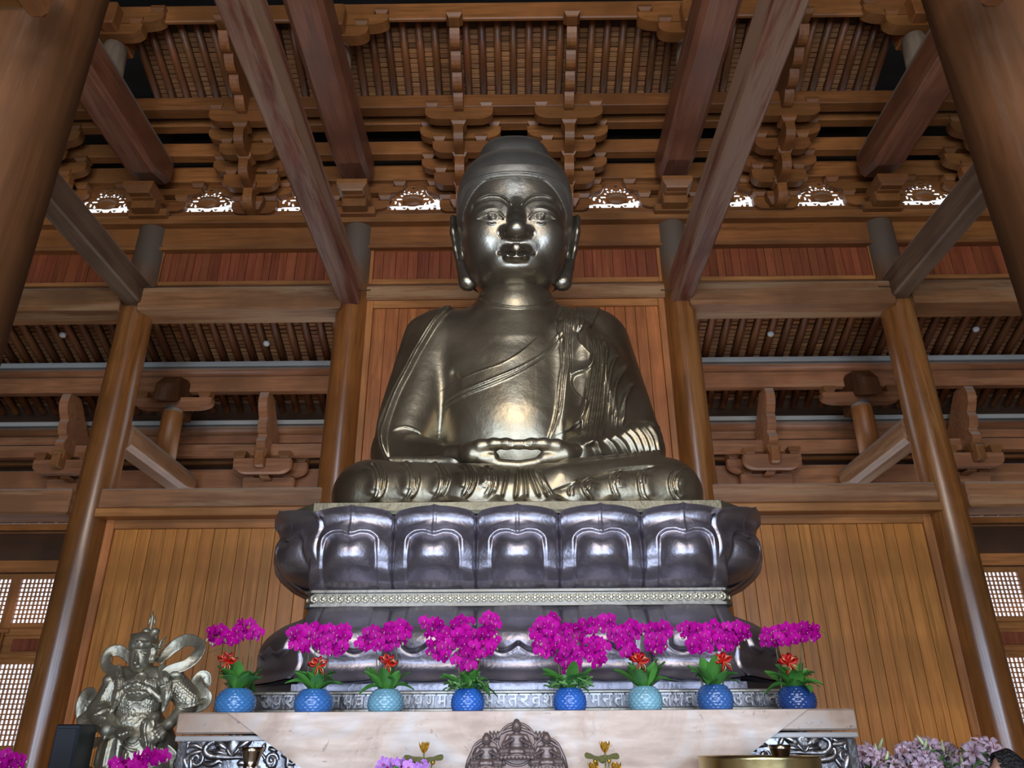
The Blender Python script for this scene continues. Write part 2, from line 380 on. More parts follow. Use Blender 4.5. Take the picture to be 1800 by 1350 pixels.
LV = [(Y1, Zc(313, Y1 - .15)), (Y2, Zc(260, Y2 - .15)), (Y3, Zc(204, Y3 - .15))]
def proj_arm(k):
    yk, zk = LV[k]; h = .34; zt = zk - .13; m = MB(); ya = YA + .1; yb = yk - .11
    pts = [(ya, zt), (yb, zt), (yb, zt - h * .42)]
    for i in range(1, 7): a = i / 6 * math.pi / 2; pts.append((yb + .2 * (1 - math.cos(a)), zt - h * .42 - h * .58 * math.sin(a)))
    pts += [(ya, zt - h)]
    return m.prism([(y, z) for y, z in pts], 'x', -.085, .085).mesh('projecting_arm')
PROJ = [proj_arm(k) for k in range(3)]
def tail_mesh(y0, z0, y1, z1, th, nh, t, name='scalloped_tail'):
    """slanting lever whose underside is cut into rounded noses"""
    up = [(y0, z0 + th), (y1, z1 + .02)]; lo = []
    for i in range(nh):
        a0 = i / nh; a1 = (i + 1) / nh
        for j in range(7):
            u = j / 6; q = a0 + (a1 - a0) * (1 - (1 - u) ** 1.0)
            y = y0 + (y1 - y0) * (a0 + (a1 - a0) * u); bul = -.075 * math.sin(math.pi * min(1, u * 1.02)) * (1.2 - .4 * u) + (.03 if j == 6 else 0)
            lo.append((y, z0 + (z1 - z0) * q + bul))
    return MB().prism(lo + up[::-1], 'x', -t / 2, t / 2).mesh(name)
TAIL = tail_mesh(Y3 - .05, Zc(196, Y3 - .05), YP - .12, Zc(42, YP - .2), .5, 4, .165)
def bracket_set(x, label, tail=True, group=None):
    e = empty('bracket_set', (x, YA, ZW(373)), label, 'bracket', group, kind='thing')
    def part(nm, me, px, py, pz, mat):
        o = link(nm, me, mat, e); o.location = (px, py - YA, pz - ZW(373)); return o
    for k, yy in (('s1', Y1), ('l1', Y1), ('s2', Y2), ('l2', Y2), ('s3', Y3)):
        z = ZL[k][0]; part('cross_arm', ARM[k], 0, yy, z, M['beam_x'])
        for sg in (-1, 1): part('block', BLK, sg * (HW[k] - .12), yy - .01, z + .135, M['beam_x'])
    for k, hw, z in (('a', .42, ZW(352)), ('b', .66, ZW(328))):
        part('cross_arm', ARMW[k], 0, YA - .12, z, M['beam_x'])
        for sg in (-1, 1): part('block', BLK, sg * (hw - .12), YA - .13, z + .135, M['beam_x'])
    for k in range(3):
        o = link('projecting_arm', PROJ[k], M['beam_y'], e); o.location = (0, -YA, -ZW(373))
        part('block', BLKW, 0, LV[k][0], LV[k][1], M['beam_y'])
    part('base_block', BIG, 0, YA - .16, ZW(372) + .27, M['beam_x'])
    if tail:
        o = link('scalloped_tail', TAIL, M['beam_y'], e); o.location = (0, -YA, -ZW(373)); part('block', BLKW, 0, YP - .16, Zc(17, YP - .27), M['beam_y'])
    return e
BX = 4.88
bracket_set(-.985, 'tall timber bracket set just left of the bronze topknot')
bracket_set(.985, 'tall timber bracket set just right of the bronze topknot')
bracket_set(-BX, 'timber bracket set in the left side bay, beside the sloping beam')
bracket_set(BX, 'timber bracket set in the right side bay, beside the sloping beam')
bracket_set(-8.75, 'dim timber bracket set seen past the near left column', tail=False)
bracket_set(8.75, 'dim timber bracket set seen past the near right column', tail=False)
# brackets on the column heads: a pile of blocks and noses that carries the big upper beam
def head_bracket(x, label):
    yb = YA - .25; z0 = ZW(373); e = empty('bracket_set', (x, YA, z0), label, 'bracket', None, kind='thing')
    def bx(nm, x0, x1, y0, y1, pa, pb, mat, ch=.012):
        MB().box(x0, x1, y0 - YA, y1 - YA, Zc(pb, y0) - z0, Zc(pa, y0) - z0, ch).build(nm, mat, e)
    bx('base_block', -.35, .35, YA - .42, YA + .1, 360, 372, M['beam_x'])
    bx('projecting_arm', -.22, .22, YA - .62, YA + .1, 339, 358, M['beam_y'])
    bx('projecting_arm', -.20, .20, YA - .72, YA + .1, 329, 340, M['beam_y'])
    o = link('block', block_mesh(.54, .2, .5), M['beam_x'], e); o.location = (0, -.66, Zc(312, YA - .9) - z0)
    for sg in (-1, 1):
        for k, hw, z in (('a', .52, ZW(352)), ('b', .78, ZW(328))):
            o = link('block', BLK, M['beam_x'], e); o.location = (sg * (hw - .05), -.13, z + .135 - z0)
    for k, z in (('a', ZW(352)), ('b', ZW(328))):
        me = arm_mesh(.55 if k == 'a' else .80, .2 if k == 'a' else .14, .12, 'cross_arm'); o = link('cross_arm', me, M['beam_x'], e); o.location = (0, -.12, z - z0)
    return e
head_bracket(-CX, 'pile of bearing blocks on the column left of the bronze head'); head_bracket(CX, 'pile of bearing blocks on the column right of the bronze head')
head_bracket(-SX, 'pile of bearing blocks on the column above the guardian'); head_bracket(SX, 'pile of bearing blocks on the column above the lilies')
# ------------------------------------------------------------ long horizontal timbers carried by the brackets
def stringer(Y, pt, pb, d, lb, mat='beam_x', X=11.9):
    y0 = Y - .09; return beam(-X, X, y0, y0 + d, Zc(pb, y0), Zc(pt, y0), M[mat], lb, .012, 'stringer_beam')
stringer(Y1, 246, 268, .2, 'lowest of the three long timbers carried by the brackets')
stringer(Y2, 203, 216, .2, 'middle one of the three long timbers carried by the brackets')
stringer(Y3, 165, 186, .24, 'topmost of the three long timbers carried by the brackets')
yb = YA - .14
beam(-11.9, 11.9, yb, YA + .1, Zc(314, yb), Zc(288, yb), M['beam_x'], 'long wall board over the openwork panels', .012, 'wall_board')
yb = YA - .1
bk = MB().box(-11.9, 11.9, YA + .02, YA + .06, Zc(330, YA), Zc(300, YA)).build('wall_back', M['beam_x']); st(bk, 'timber boarding behind the bracket blocks')
# front purlin beam near the top edge of the picture
o = beam(-11.9, 11.9, YP - .10, YP - .02, Zc(31, YP - .10), Zc(3, YP - .10), M['beam_x'], 'long purlin beam along the top edge of the picture', .02, 'purlin_beam')
# ------------------------------------------------------------ openwork panels
def openwork_mesh():
    cu = bpy.data.curves.new('openwork', 'CURVE'); cu.dimensions = '2D'; cu.fill_mode = 'BOTH'; cu.extrude = .006
    def poly(pts):
        s_ = cu.splines.new('POLY'); s_.points.add(len(pts) - 1); s_.use_cyclic_u = True
        for p, q in zip(s_.points, pts): p.co = (q[0], q[1], 0, 1)
    # bell shaped board, measured on the panel left of the head (83 px wide = 0.93 m)
    k = .0112 ; H = []
    half = [(62, 0), (58, 2), (53, 8), (48, 18), (42, 23), (33, 24), (26, 28), (22, 34), (20, 42), (17, 46), (0, 47)]
    outl = [(x * k, z * k * 1.16) for x, z in half]; poly(outl + [(-x, z) for x, z in reversed(outl[:-1])])
    def hole(cx, cz, pts):
        for sg in (1, -1):
            if sg < 0 and cx == 0: continue
            poly([(sg * (cx + x * .87) * k, (cz + z * .87) * k * 1.16) for x, z in pts])
    q = lambda w, h: [(-w, -h), (-w * .2, -h * 1.1), (w, -h * .8), (w * .9, h * .5), (w * .3, h), (-w * .8, h * .9)]
    hole(0, 41.5, [(-2, -3.4), (2, -3.4), (2.6, 2.6), (-2.6, 2.6)])
    hole(13, 43.8, q(4, .7)); hole(8, 40, [(-2.8, 1), (0, -2), (2.8, -2.4), (2.6, .6), (.5, 1.6)]); hole(16, 37.5, q(2.4, 2.6)); hole(7, 34.5, [(-2.2, 1), (-1, -2.5), (1.5, -1.8), (2.2, .6), (0, 2.2)])
    hole(3.2, 32, [(-2.4, -1.2), (2.6, -.6), (3, .8), (-2, 1)]); hole(8.3, 31, [(-3, .6), (-1, -1.2), (2.6, -.2), (1.6, 1.6)])
    hole(14, 31.5, [(-3, -1.6), (1.2, -2.2), (3, 1.4), (0, 2.6)]); hole(18.6, 28, [(-3.2, -1), (1, -2.2), (3.4, 1), (0, 2.2)])
    hole(23, 22, [(-6, -1.6), (4, -2), (5.6, 1), (2, 1.8), (-5, 1.4)])
    hole(36.5, 20, [(-4, 3), (-3, 1), (0, -1), (0, -4.6), (4, -4.6), (4.4, 0), (2, 3.4), (-2, 4.4)])
    hole(28.8, 16, [(-1, 3.6), (-2.8, .5), (-1, -4), (2, -2.6), (1, 0), (2.6, 2.6)]); hole(21.5, 13.4, [(1.6, 4.2), (-1.4, 1), (-3, -2.4), (0, -4), (2.4, -1)])
    hole(38, 9.4, q(3.4, .7)); hole(38, 5.2, [(-3, -1.8), (2.6, -1.8), (3.4, 1), (1, 2), (-3, 1.6)])
    hole(29, 5, [(-2.6, -2), (2.4, -2), (1, 2.6), (-.6, 1)]); hole(14, 5.4, [(-4, 1.6), (-1, -1.4), (3.4, 1.4), (2, 2.2)]); hole(8, 4.6, [(-4.4, -2), (3.4, -2), (1.2, 1), (-.6, 3)])
    o = bpy.data.objects.new('tmp', cu); COL.objects.link(o); dg = bpy.context.evaluated_depsgraph_get()
    me = bpy.data.meshes.new_from_object(o.evaluated_get(dg)); bpy.data.objects.remove(o)
    me.transform(Matrix.Rotation(R(90), 4, 'X')); me.name = 'openwork_panel'; return me
OW = openwork_mesh(); OW.materials.clear(); OW.materials.append(M['beam_x'])
BOSS = MB().grid(lambda u, v: (.19 * math.cos(2 * math.pi * u) * math.sin(v * math.pi / 2), -.05 * math.cos(v * math.pi / 2), .14 * math.sin(2 * math.pi * u) * math.sin(v * math.pi / 2) * (1 if math.sin(2 * math.pi * u) > 0 else .75)), 24, 6, wrap=True).mesh('boss'); BOSS.materials.append(M['beam_x'])
zo = Zc(373, YA)
names = {-7.72: 'at the far left end of the row', -5.8: 'third left of the bronze head', -3.95: 'second left of the bronze head, half behind a sloping beam', -1.93: 'first left of the bronze head',
         1.93: 'first right of the bronze head', 3.95: 'second right of the bronze head, half behind a sloping beam', 5.8: 'third right of the bronze head', 7.72: 'at the far right end of the row'}
for x, lb in names.items():
    o = link('openwork_panel', OW); o.location = (x, YA - .05, zo); tag(o, 'bell-shaped openwork panel, ' + lb, 'carved panel', 'openwork panels under the brackets', 'thing')
    b = link('boss', BOSS, None, o); b.location = (0, -.022, .2)
# timber infill round each openwork panel (the bell opening is left free)
half = [(62, 0), (58, 2), (53, 8), (48, 18), (42, 23), (33, 24), (26, 28), (22, 34), (20, 42), (17, 46), (0, 47)]
pts = [(x * .0112, z * .0112 * 1.16) for x, z in half]; zt = Zc(312, YA) - zo; pts2 = [(p, q + (.045 if q > .12 else 0)) for p, q in pts]
edges = [-10.7] + [(a + b) / 2 for a, b in zip(sorted(names)[:-1], sorted(names)[1:])] + [10.7]
inf = MB(); inf.box(-11.9, 11.9, YA - .10, YA + .06, zo - .3, zo + .006)
for i, x in enumerate(sorted(names)):
    a, b = edges[i] - x, edges[i + 1] - x
    inf.prism([(x + p, zo + q) for p, q in [(b, 0)] + [(b, zt), (0, zt)] + [(p, q - .01) for p, q in pts2[::-1]]], 'y', YA - .028, YA - .008)
    inf.prism([(x + p, zo + q) for p, q in [(0, zt), (a, zt), (a, 0)] + [(-p, q - .01) for p, q in pts2]], 'y', YA - .028, YA - .008)
st(inf.build('wall_back', M['beam_x'], fix=False), 'timber infill boards around the openwork panels')
# ------------------------------------------------------------ sloping beams that run from the wall towards the camera
def ybeam(x, y0, y1, z0, w, h, mat, label, name, cham=(.03, .03), camber=0.0, end_r=0.0):
    """beam along Y with its own cross section; camber lifts the underside at the wall end"""
    n = 14; cb, ct = cham
    def ring(y, zb):
        return [(-w / 2 + cb, y, zb), (w / 2 - cb, y, zb), (w / 2, y, zb + cb), (w / 2, y, h - ct), (w / 2 - ct * .3, y, h - ct * .35), (w / 2 - ct, y, h), (-w / 2 + ct, y, h), (-w / 2 + ct * .3, y, h - ct * .35), (-w / 2, y, h - ct), (-w / 2, y, zb + cb)]
    vs = []
    for i in range(n + 1):
        u = i / n; y = y0 + (y1 - y0) * u; zb = 0.0
        if end_r > 0: d = (y1 - y) / end_r; zb = camber * max(0, 1 - d) ** 2.0
        vs += [(p[0], p[1] - y0, p[2]) for p in ring(y, zb)]
    k = 10; fs = [(i * k + j, (i + 1) * k + j, (i + 1) * k + (j + 1) % k, i * k + (j + 1) % k) for i in range(n) for j in range(k)]
    fs += [tuple(range(k)), tuple(range(n * k, n * k + k))[::-1]]
    o = MB().add(vs, fs).build(name, mat, fix=True); o.location = (x, y0, z0); return tag(o, label, 'beam', None, 'thing')
zl = Zc(527, YA - .35)
for sg, nm in side.items():
    ybeam(sg * 2.9, 1.5, YA - .2, zl, .36, .56, M['worn_y'], f'long lower beam with flaking red paint, {nm} of the statue', 'tie_beam')
    ybeam(sg * 6.66, 1.5, YA - .2, zl, .32, .5, M['grey_y'], f'grey-brown lower beam meeting the outer {nm} column', 'tie_beam')
zu = Zc(309, YA - .75)
for sg, nm in side.items():
    ybeam(sg * 2.92, 1.5, YA - .42, zu, .56, .86, M['red_y'], f'thick dark red upper beam with a rounded end, {nm} of the bronze head', 'crossbeam', (.08, .26), .16, .5)
    ybeam(sg * 6.70, 4.2, YA - .42, zu, .56, .86, M['red_y'], f'thick dark red upper beam with a dusty top, outermost on the {nm}', 'crossbeam', (.08, .26), .16, .5)
# short round posts standing on the upper beams, with the bracket arms that carry the purlin
for sg, nm in side.items():
    for x, py, w in ((2.92, 74, 'inner'), (6.72, 66, 'outer')):
        zt = Zc(py, YP); zb = zu + .8
        m = MB(); r = .2; h = zt - zb
        prof = [(r * 1.12, 0), (r * 1.06, h * .3), (r, h * .75), (r * .97, h - .16), (r * .86, h - .07), (r * .6, h - .02), (r * .2, h)]
        o = m.lathe(prof, (0, 0, 0), 28).build('short_post', M['grey_end']); o.location = (sg * x, YP + .05, zb); tag(o, f'short round post with a dusty top on the {w} upper beam, {nm} side', 'post', None, 'thing')
        e = empty('bracket_set', (sg * x, YP, zt), f'carved arms over the short post, {w} one on the {nm} side', 'bracket', None, kind='thing')
        for hw, z, hh in ((.50, .16, .24), (.82, .42, .24)):
            q = link('cross_arm', arm_mesh(hw, hh, .2, 'cross_arm'), M['beam_x'], e); q.location = (0, -.08, z + .06)
            for s2 in (-1, 1):
                q = link('block', BLK, M['beam_x'], e); q.location = (s2 * (hw - .12), -.1, z + .195)
        MB().box(-.13, .13, -.4, .4, .02, .5, .03).build('projecting_arm', M['beam_y'], e)
# corbels near the top corners, by the near columns
for sg, nm in side.items():
    q1 = P(70, 44, 3.34); xr = -q1.x
    a, b = sorted((sg * xr, sg * 6.5)); beam(a, b, 3.08, 3.34, q1.z, q1.z + .6, M['corner_x'], f'orange beam end at the near {nm} column, in the top corner of the picture', .04, 'beam')
    q2 = P(4, 94, 3.45); e = link('corbel', arm_mesh(.6, .3, .22, 'corbel'), M['corner_x']); e.location = (sg * (-q2.x + .52), 3.45, q1.z + .02); tag(e, f'rounded orange corbel under the beam end at the near {nm} column', 'corbel', None, 'thing')
    q3 = P(68, 36, 3.07); o = MB().box(-.06, .06, -.5, 0, 0, .5, .03).build('beam', M['rafter']); o.location = (sg * -q3.x, 3.075, q3.z); tag(o, f'short dark beam stub on the face of the near {nm} column', 'beam', None, 'thing')
# ------------------------------------------------------------ sloping ceiling over the brackets
SL = math.tan(R(20.5))
ce = empty('ceiling', (0, Y3, 0), None); st(ce, 'sloping upper ceiling of round rafters and small tiles')
zr = Zc(163, Y3 + .12) - .02 + .06
def rafter_mesh(y0, y1, sl, r=.066):
    return MB().tube([(0, y0, -sl * y0), (0, y1, -sl * y1)], r, 10).mesh('rafter')
RM = rafter_mesh(.45, -(Y3 - YP) + .10, SL); RM.materials.append(M['rafter'])
step = .277; nR = 24
for i in range(-nR, nR + 1):
    o = link('rafter', RM, None, ce); o.location = (i * step + .0, 0, zr + .07)
TM = MB().box(-.075, .075, -.038, .038, 0, .03, .006).mesh('tile'); TM.materials.append(M['tile'])
TMm = Matrix.Rotation(-math.atan(SL), 4, 'X'); TM.transform(TMm)
rg = random.Random(4); stuff = MB(); base = [tuple(v.co) for v in TM.vertices]; bf = [tuple(p.vertices) for p in TM.polygons]
for i in range(-nR, nR):
    x = (i + .5) * step; off = rg.uniform(-.03, .03)
    for j in range(15):
        y = .30 - j * .083 + off; z = zr + .07 - SL * y + .05 + rg.uniform(-.006, .006)
        if abs(i + .5) < 10.2:
            o = link('tile', TM, None, ce); o.location = (x, y, z); o.rotation_euler = (rg.uniform(-.03, .03), 0, rg.uniform(-.03, .03))
        else: stuff.add([(b[0] + x, b[1] + y, b[2] + z + rg.uniform(-.004, .004)) for b in base], bf)
o = stuff.build('tiles', M['tile'], ce); o['kind'] = 'stuff'
yy0, yy1 = .6, -(Y3 - YP) + .06
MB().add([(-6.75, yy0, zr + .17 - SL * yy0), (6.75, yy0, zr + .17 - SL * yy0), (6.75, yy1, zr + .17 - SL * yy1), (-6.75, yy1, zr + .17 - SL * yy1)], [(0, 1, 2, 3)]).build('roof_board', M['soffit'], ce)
# ------------------------------------------------------------ rear aisle seen through the side bays
YQ = 13.9
s = MB().box(-12, 12, YE + .35, YE + .5, Zc(905, YE), 8.5).build('wall_back', M['soffit']); st(s, 'outer rear wall above the windows')
SLA = math.tan(R(21.5))
for sg, nm in side.items():
    xa, xb = CX + .1, 11.8
    # first purlin
    e = empty('purlin_beam', (sg * (xa + xb) / 2, YQ, Zc(687, YQ)), f'round purlin with a pale batten, under the aisle rafters on the {nm}', 'beam', None, kind='thing'); L = (xb - xa) / 2; zb = Zc(687, YQ)
    MB().box(-L, L, -.1, .1, Zc(643, YQ) - zb, Zc(635, YQ) - zb).build('batten', M['pale'], e)
    MB().tube([(-L, -.02, (Zc(660, YQ) + Zc(644, YQ)) / 2 - zb), (L, -.02, (Zc(660, YQ) + Zc(644, YQ)) / 2 - zb)], .105, 16).build('purlin', M['aisle_x'], e)
    MB().box(-L, L, -.09, .08, 0, Zc(661, YQ) - zb, .012).build('purlin_board', M['aisle_x'], e)
    YR = 15.0; zb = Zc(777, YR)
    e = empty('purlin_beam', (sg * (xa + xb) / 2, YR, zb), f'second, farther round purlin with a pale batten, in the {nm} aisle', 'beam', None, kind='thing')
    MB().box(-L, L, -.1, .1, Zc(745, YR) - zb, Zc(738, YR) - zb).build('batten', M['pale'], e)
    zz = (Zc(763, YR) + Zc(746, YR)) / 2 - zb; MB().tube([(-L, -.02, zz), (L, -.02, zz)], .11, 16).build('purlin', M['aisle_x'], e)
    MB().box(-L, L, -.06, .1, 0, Zc(763, YR) - zb, .012).build('purlin_board', M['aisle_x'], e)
    a, b = sorted((sg * xa, sg * xb)); Y4 = 14.5
    beam(a, b, Y4 - .08, Y4 + .1, Zc(799, Y4), Zc(779, Y4), M['aisle_x'], f'plain timber carried by the aisle brackets on the {nm}', .012, 'stringer_beam')
    beam(a, b, 14.95, 15.05, Zc(812, 15), Zc(807, 15), M['beam_x'], f'thin dark rail behind the aisle brackets on the {nm}', .005, 'rail')
    beam(a, b, 15.05, 15.25, Zc(880, 15.05), Zc(821, 15.05), M['aisle_x'], f'wall board under the aisle brackets on the {nm}', .012, 'wall_board')
    # rafters and tiles, bay by bay
    for (u0, u1, w) in ((CX + .15, SX - .1, 'inner'), (SX + .1, 11.7, 'outer')):
        c = (u0 + u1) / 2; zq = Zc(634, YQ) + .08
        e = empty('ceiling', (sg * c, YQ, zq)); st(e, f'aisle ceiling of round rafters over the {w} {nm} bay')
        n = int((u1 - u0) / .287); RA = rafter_mesh(-1.95, .35, SLA, .07); RA.materials.append(M['rafter']); RB = rafter_mesh(.3, 1.3, SLA * 1.15, .07); RB.materials.append(M['rafter'])
        xs_ = [(-(u1 - u0) / 2 + (i + .5) * (u1 - u0) / n) for i in range(n)]
        for x in xs_:
            o = link('rafter', RA, None, e); o.location = (x, 0, 0); o = link('rafter', RB, None, e); o.location = (x, 0, .01)
        stf = MB()
        for x in [-(u1 - u0) / 2 + i * (u1 - u0) / n for i in range(n + 1)]:
            off = rg.uniform(-.03, .03)
            for j in range(34):
                y = -1.9 + j * .092 + off; zz = (-SLA * y if y < .3 else -SLA * .3 - SLA * 1.15 * (y - .3)) + .05 + rg.uniform(-.006, .006)
                if w == 'inner' and y < .05 and y > -1.45:
                    o = link('tile', TM, None, e); o.location = (x, y, zz)
                else: stf.add([(b_[0] + x, b_[1] + y, b_[2] + zz) for b_ in base], bf)
        o = stf.build('tiles', M['tile'], e); o['kind'] = 'stuff'
        q = (u1 - u0) / 2 + .1
        MB().add([(-q, -2, SLA * 2 + .12), (q, -2, SLA * 2 + .12), (q, .3, -SLA * .3 + .12), (-q, .3, -SLA * .3 + .12), (q, 1.7, -SLA * .3 - SLA * 1.15 * 1.4 + .12), (-q, 1.7, -SLA * .3 - SLA * 1.15 * 1.4 + .12)], [(0, 1, 2, 3), (3, 2, 4, 5)]).build('roof_board', M['soffit'], e)
    # aisle bracket with its scalloped lever
    for xq, w in ((4.95, 'inner'), (8.85, 'outer')):
        z0 = Zc(850, 15.0); e = empty('bracket_set', (sg * xq, 15.0, z0), f'aisle bracket with a curved hanging lever, {w} {nm} bay', 'bracket', None, kind='thing'); YB = 14.3
        def pt(nm_, me, x, y, z, mat):
            o = link(nm_, me, M[mat], e); o.location = (x, y - 15.0, z - z0); return o
        pt('cross_arm', arm_mesh(.55, Zc(804, YB) - Zc(828, YB), .16, 'cross_arm'), 0, YB, Zc(804, YB), 'aisle_x')
        pt('cross_arm', arm_mesh(.74, Zc(812, 14.8) - Zc(836, 14.8), .14, 'cross_arm'), 0, 14.8, Zc(812, 14.8), 'aisle_x')
        pt('cross_arm', arm_mesh(.5, .3, .14, 'cross_arm'), 0, 14.8, Zc(838, 14.8), 'aisle_x')
        for s2 in (-1, 1):
            pt('block', BLK, s2 * .43, YB - .01, Zc(804, YB) + .14, 'aisle_x'); pt('block', BLK, s2 * .62, 14.79, Zc(812, 14.8) + .14, 'aisle_x'); pt('block', BLK, s2 * .38, 14.79, Zc(838, 14.8) + .13, 'aisle_x')
        pt('block', BLKW, 0, YB - .12, Zc(792, YB), 'aisle_x')
        MB().box(-.08, .08, YB - .32 - 15, .1, Zc(822, YB) - z0, Zc(797, YB) - z0, .02).build('projecting_arm', M['beam_y'], e)
        MB().box(-.09, .09, YB + .1 - 15, .1, 0, Zc(826, YB) - z0, .02).build('projecting_arm', M['beam_y'], e)
        # lever: board in the YZ plane, nosed at its front edge
        zt, zl_ = Zc(684, YQ) - z0, Zc(792, YB) - z0; lo = []
        yA, yB_ = YQ - 15.0 - .02, YB - 15.0 - .2
        seg = [(0, .47, .11), (.47, .73, .05), (.73, .80, 0), (.80, 1, .07)]
        for (u0, u1, bu) in seg:
            for j in range(7):
                u = j / 6; q = u0 + (u1 - u0) * u; lo.append((yA + (yB_ - yA) * q + (.03 if u0 in (.73,) else 0) - bu * math.sin(math.pi * u), zt + (zl_ - zt) * q))
        pl = lo + [(yB_ + .75, zl_), (yB_ + .7, zl_ + .5), (yA + .35, zt)]
        MB().prism(pl, 'x', -.085, .085).build('hanging_lever', M['aisle_x'], e)
    # tie beam, post and strut of the aisle, beside the glossy column
    zb = EYE.z + 4.40; xg = sg * 6.58
    ybeam(xg, YA + .1, 14.75, zb, .40, .46, M['aisle_y'], f'short rounded aisle beam behind the glossy column on the {nm}', 'crossbeam', (.08, .12), .12, .5)
    zt = Zc(716, YQ - .2); o = MB().lathe([(.2, 0), (.19, zt - zb - .52), (.17, zt - zb - .44), (.1, zt - zb - .40)], (0, 0, 0), 20).build('short_post', M['beam_z']); o.location = (xg, YQ - .25, zb + .42); tag(o, f'short round post on the aisle beam, {nm} side', 'post', None, 'thing')
    e = empty('bracket_set', (xg, YQ - .3, zt), f'carved block and arm over the short aisle post, {nm} side', 'bracket', None, kind='thing')
    q = link('cross_arm', arm_mesh(.75, .2, .2, 'cross_arm'), M['aisle_x'], e); q.location = (0, 0, .18)
    for s2 in (-1, 1): q = link('block', BLK, M['aisle_x'], e); q.location = (s2 * .6, 0, .31)
    pr = [(-.55, -.05), (-.5, .3), (-.25, .55), (.1, .62), (.5, .5), (.5, -.1), (.1, -.06), (-.1, .12), (-.3, .02)]
    MB().prism(pr, 'x', -.16, .16).build('carved_beam_end', M['column_up'], e)
    MB().tube([(-.0, -.3, .12), (0, -.3, -.7)], .13, 14).build('peg', M['beam_z'], e).location = (0, .3, -.1)
    # ------------------------------------------------ outer rear wall with lattice windows
    xw0, xw1 = sg * SX * 1.0, sg * 11.9; lo_, hi_ = sorted((xw0, xw1))
    wl = MB().box(lo_, hi_, YE + .0, YE + .12, Zc(1003, YE), Zc(917, YE)).build('wall_back', M['soffit']); st(wl, f'dark timber band over the {nm} lattice windows')
    MB().box(lo_, hi_, YE - .06, YE + .02, Zc(927, YE), Zc(916, YE), .01).build('rail', M['frame_x'], wl); MB().box(lo_, hi_, YE - .08, YE + .02, Zc(1001, YE), Zc(980, YE), .01).build('rail', M['frame_x'], wl)
    b = MB().box(lo_, hi_, YE - .02, YE + .02, Zc(932, YE), Zc(929, YE)).build('rail', M['worn_x'], wl)
    for k, xx in enumerate((7.55, 9.5, 11.0)):
        o = link('openwork_panel', OW); o.location = (sg * xx, YE + .1, Zc(914, YE)); o.scale = (1.1, 1, .6); tag(o, f'low openwork panel above the {nm} lattice windows, number {k + 1} from the glossy column' if 0 else f'low openwork strip above the {nm} lattice windows, {["next to the column", "in the middle", "at the picture edge"][k]}', 'carved panel', 'openwork strips over the windows', 'thing')
# translucent lattice windows
_t = NT('window paper lit by daylight'); _t.set(Base_Color=(.8, .82, .85), Roughness=.6, Emission_Color=(.80, .87, 1.0), Emission_Strength=.85); M['paper'] = _t.m
def lattice_window(sg, x0, x1, z0, z1, k, label):
    """x0<x1 measured outward from the middle of the hall"""
    a, b = sorted((sg * x0, sg * x1)); w_ = .10
    e = empty(f'window_{k}', ((a + b) / 2, YE, z0)); st(e, label); L = (b - a) / 2; H = z1 - z0
    for q in (-L, L - w_): MB().box(q, q + w_, -.05, .05, 0, H, .012).build('window_frame', M['frame_z'], e)
    for q in (0, H - w_): MB().box(-L + w_, L - w_, -.045, .045, q, q + w_, .012).build('window_frame', M['frame_x'], e)
    MB().box(-L + w_, L - w_, .03, .04, w_, H - w_).build('pane', M['paper'], e)
    m = MB(); nx = max(3, round((2 * L - 2 * w_) / .082)); nz = round((H - 2 * w_) / .085)
    for i in range(1, nx): x = -L + w_ + (2 * L - 2 * w_) * i / nx; m.box(x - .011, x + .011, -.01, .025, w_, H - w_)
    for i in range(1, nz): z = w_ + (H - 2 * w_) * i / nz; m.box(-L + w_, L - w_, -.012, .023, z - .011, z + .011)
    o = m.build('lattice_bars', M['frame_x'], e); o['kind'] = 'stuff'
k = 1
zA, zB, zC, zD = Zc(1003, YE), Zc(1096, YE), Zc(1152, YE), Zc(1316, YE)
for sg, nm in side.items():
    for j, (x0, x1) in enumerate(((7.2, 8.42), (8.42, 9.02 + .72), (9.74, 10.96))):
        lattice_window(sg, x0, x1, zB - .03, zA, k, f'upper lattice window, {["first", "second", "third"][j]} past the glossy column on the {nm}'); k += 1
        lattice_window(sg, x0, x1, zD, zC, k, f'lower lattice window, {["first", "second", "third"][j]} past the glossy column on the {nm}'); k += 1
    lo_, hi_ = sorted((sg * 7.0, sg * 11.9))
    wl = MB().box(lo_, hi_, YE, YE + .1, zC, zB - .03).box(lo_, hi_, YE, YE + .1, 0, zD).box(*sorted((sg * 10.96, sg * 11.9)), YE, YE + .1, zC, zA).box(*sorted((sg * 7.2, sg * 6.5)), YE, YE + .1, 0, zA).build('wall_back', M['frame_x']); st(wl, f'carved middle rail and sill of the {nm} lattice windows')
    MB().box(lo_, hi_, YE - .05, YE + .02, zB - .16, zB - .03, .015).build('rail', M['frame_x'], wl); MB().box(lo_, hi_, YE - .05, YE + .02, zC, zC + .1, .015).build('rail', M['frame_x'], wl)
    for xx in (7.85, 9.1, 10.3):
        p = MB().box(-.42, .42, -.03, 0, 0, .22, .01).build('carved_rail_panel', M['plank_red'], wl); p.location = (sg * xx, YE - .005, zC + .13)
    for xx in (8.42, 9.74):
        MB().tube([(sg * xx - .03, YE - .1, zD), (sg * xx - .03, YE - .1, zB - .1)], .025, 8).build('door_bolt', M['frame_z'], wl); MB().tube([(sg * xx + .04, YE - .1, zD), (sg * xx + .04, YE - .1, zB - .1)], .025, 8).build('door_bolt', M['frame_z'], wl)
        MB().box(sg * xx - .14, sg * xx + .14, YE - .14, YE - .03, zB - .12, zB - .05, .02).build('bolt_bracket', M['frame_x'], wl)
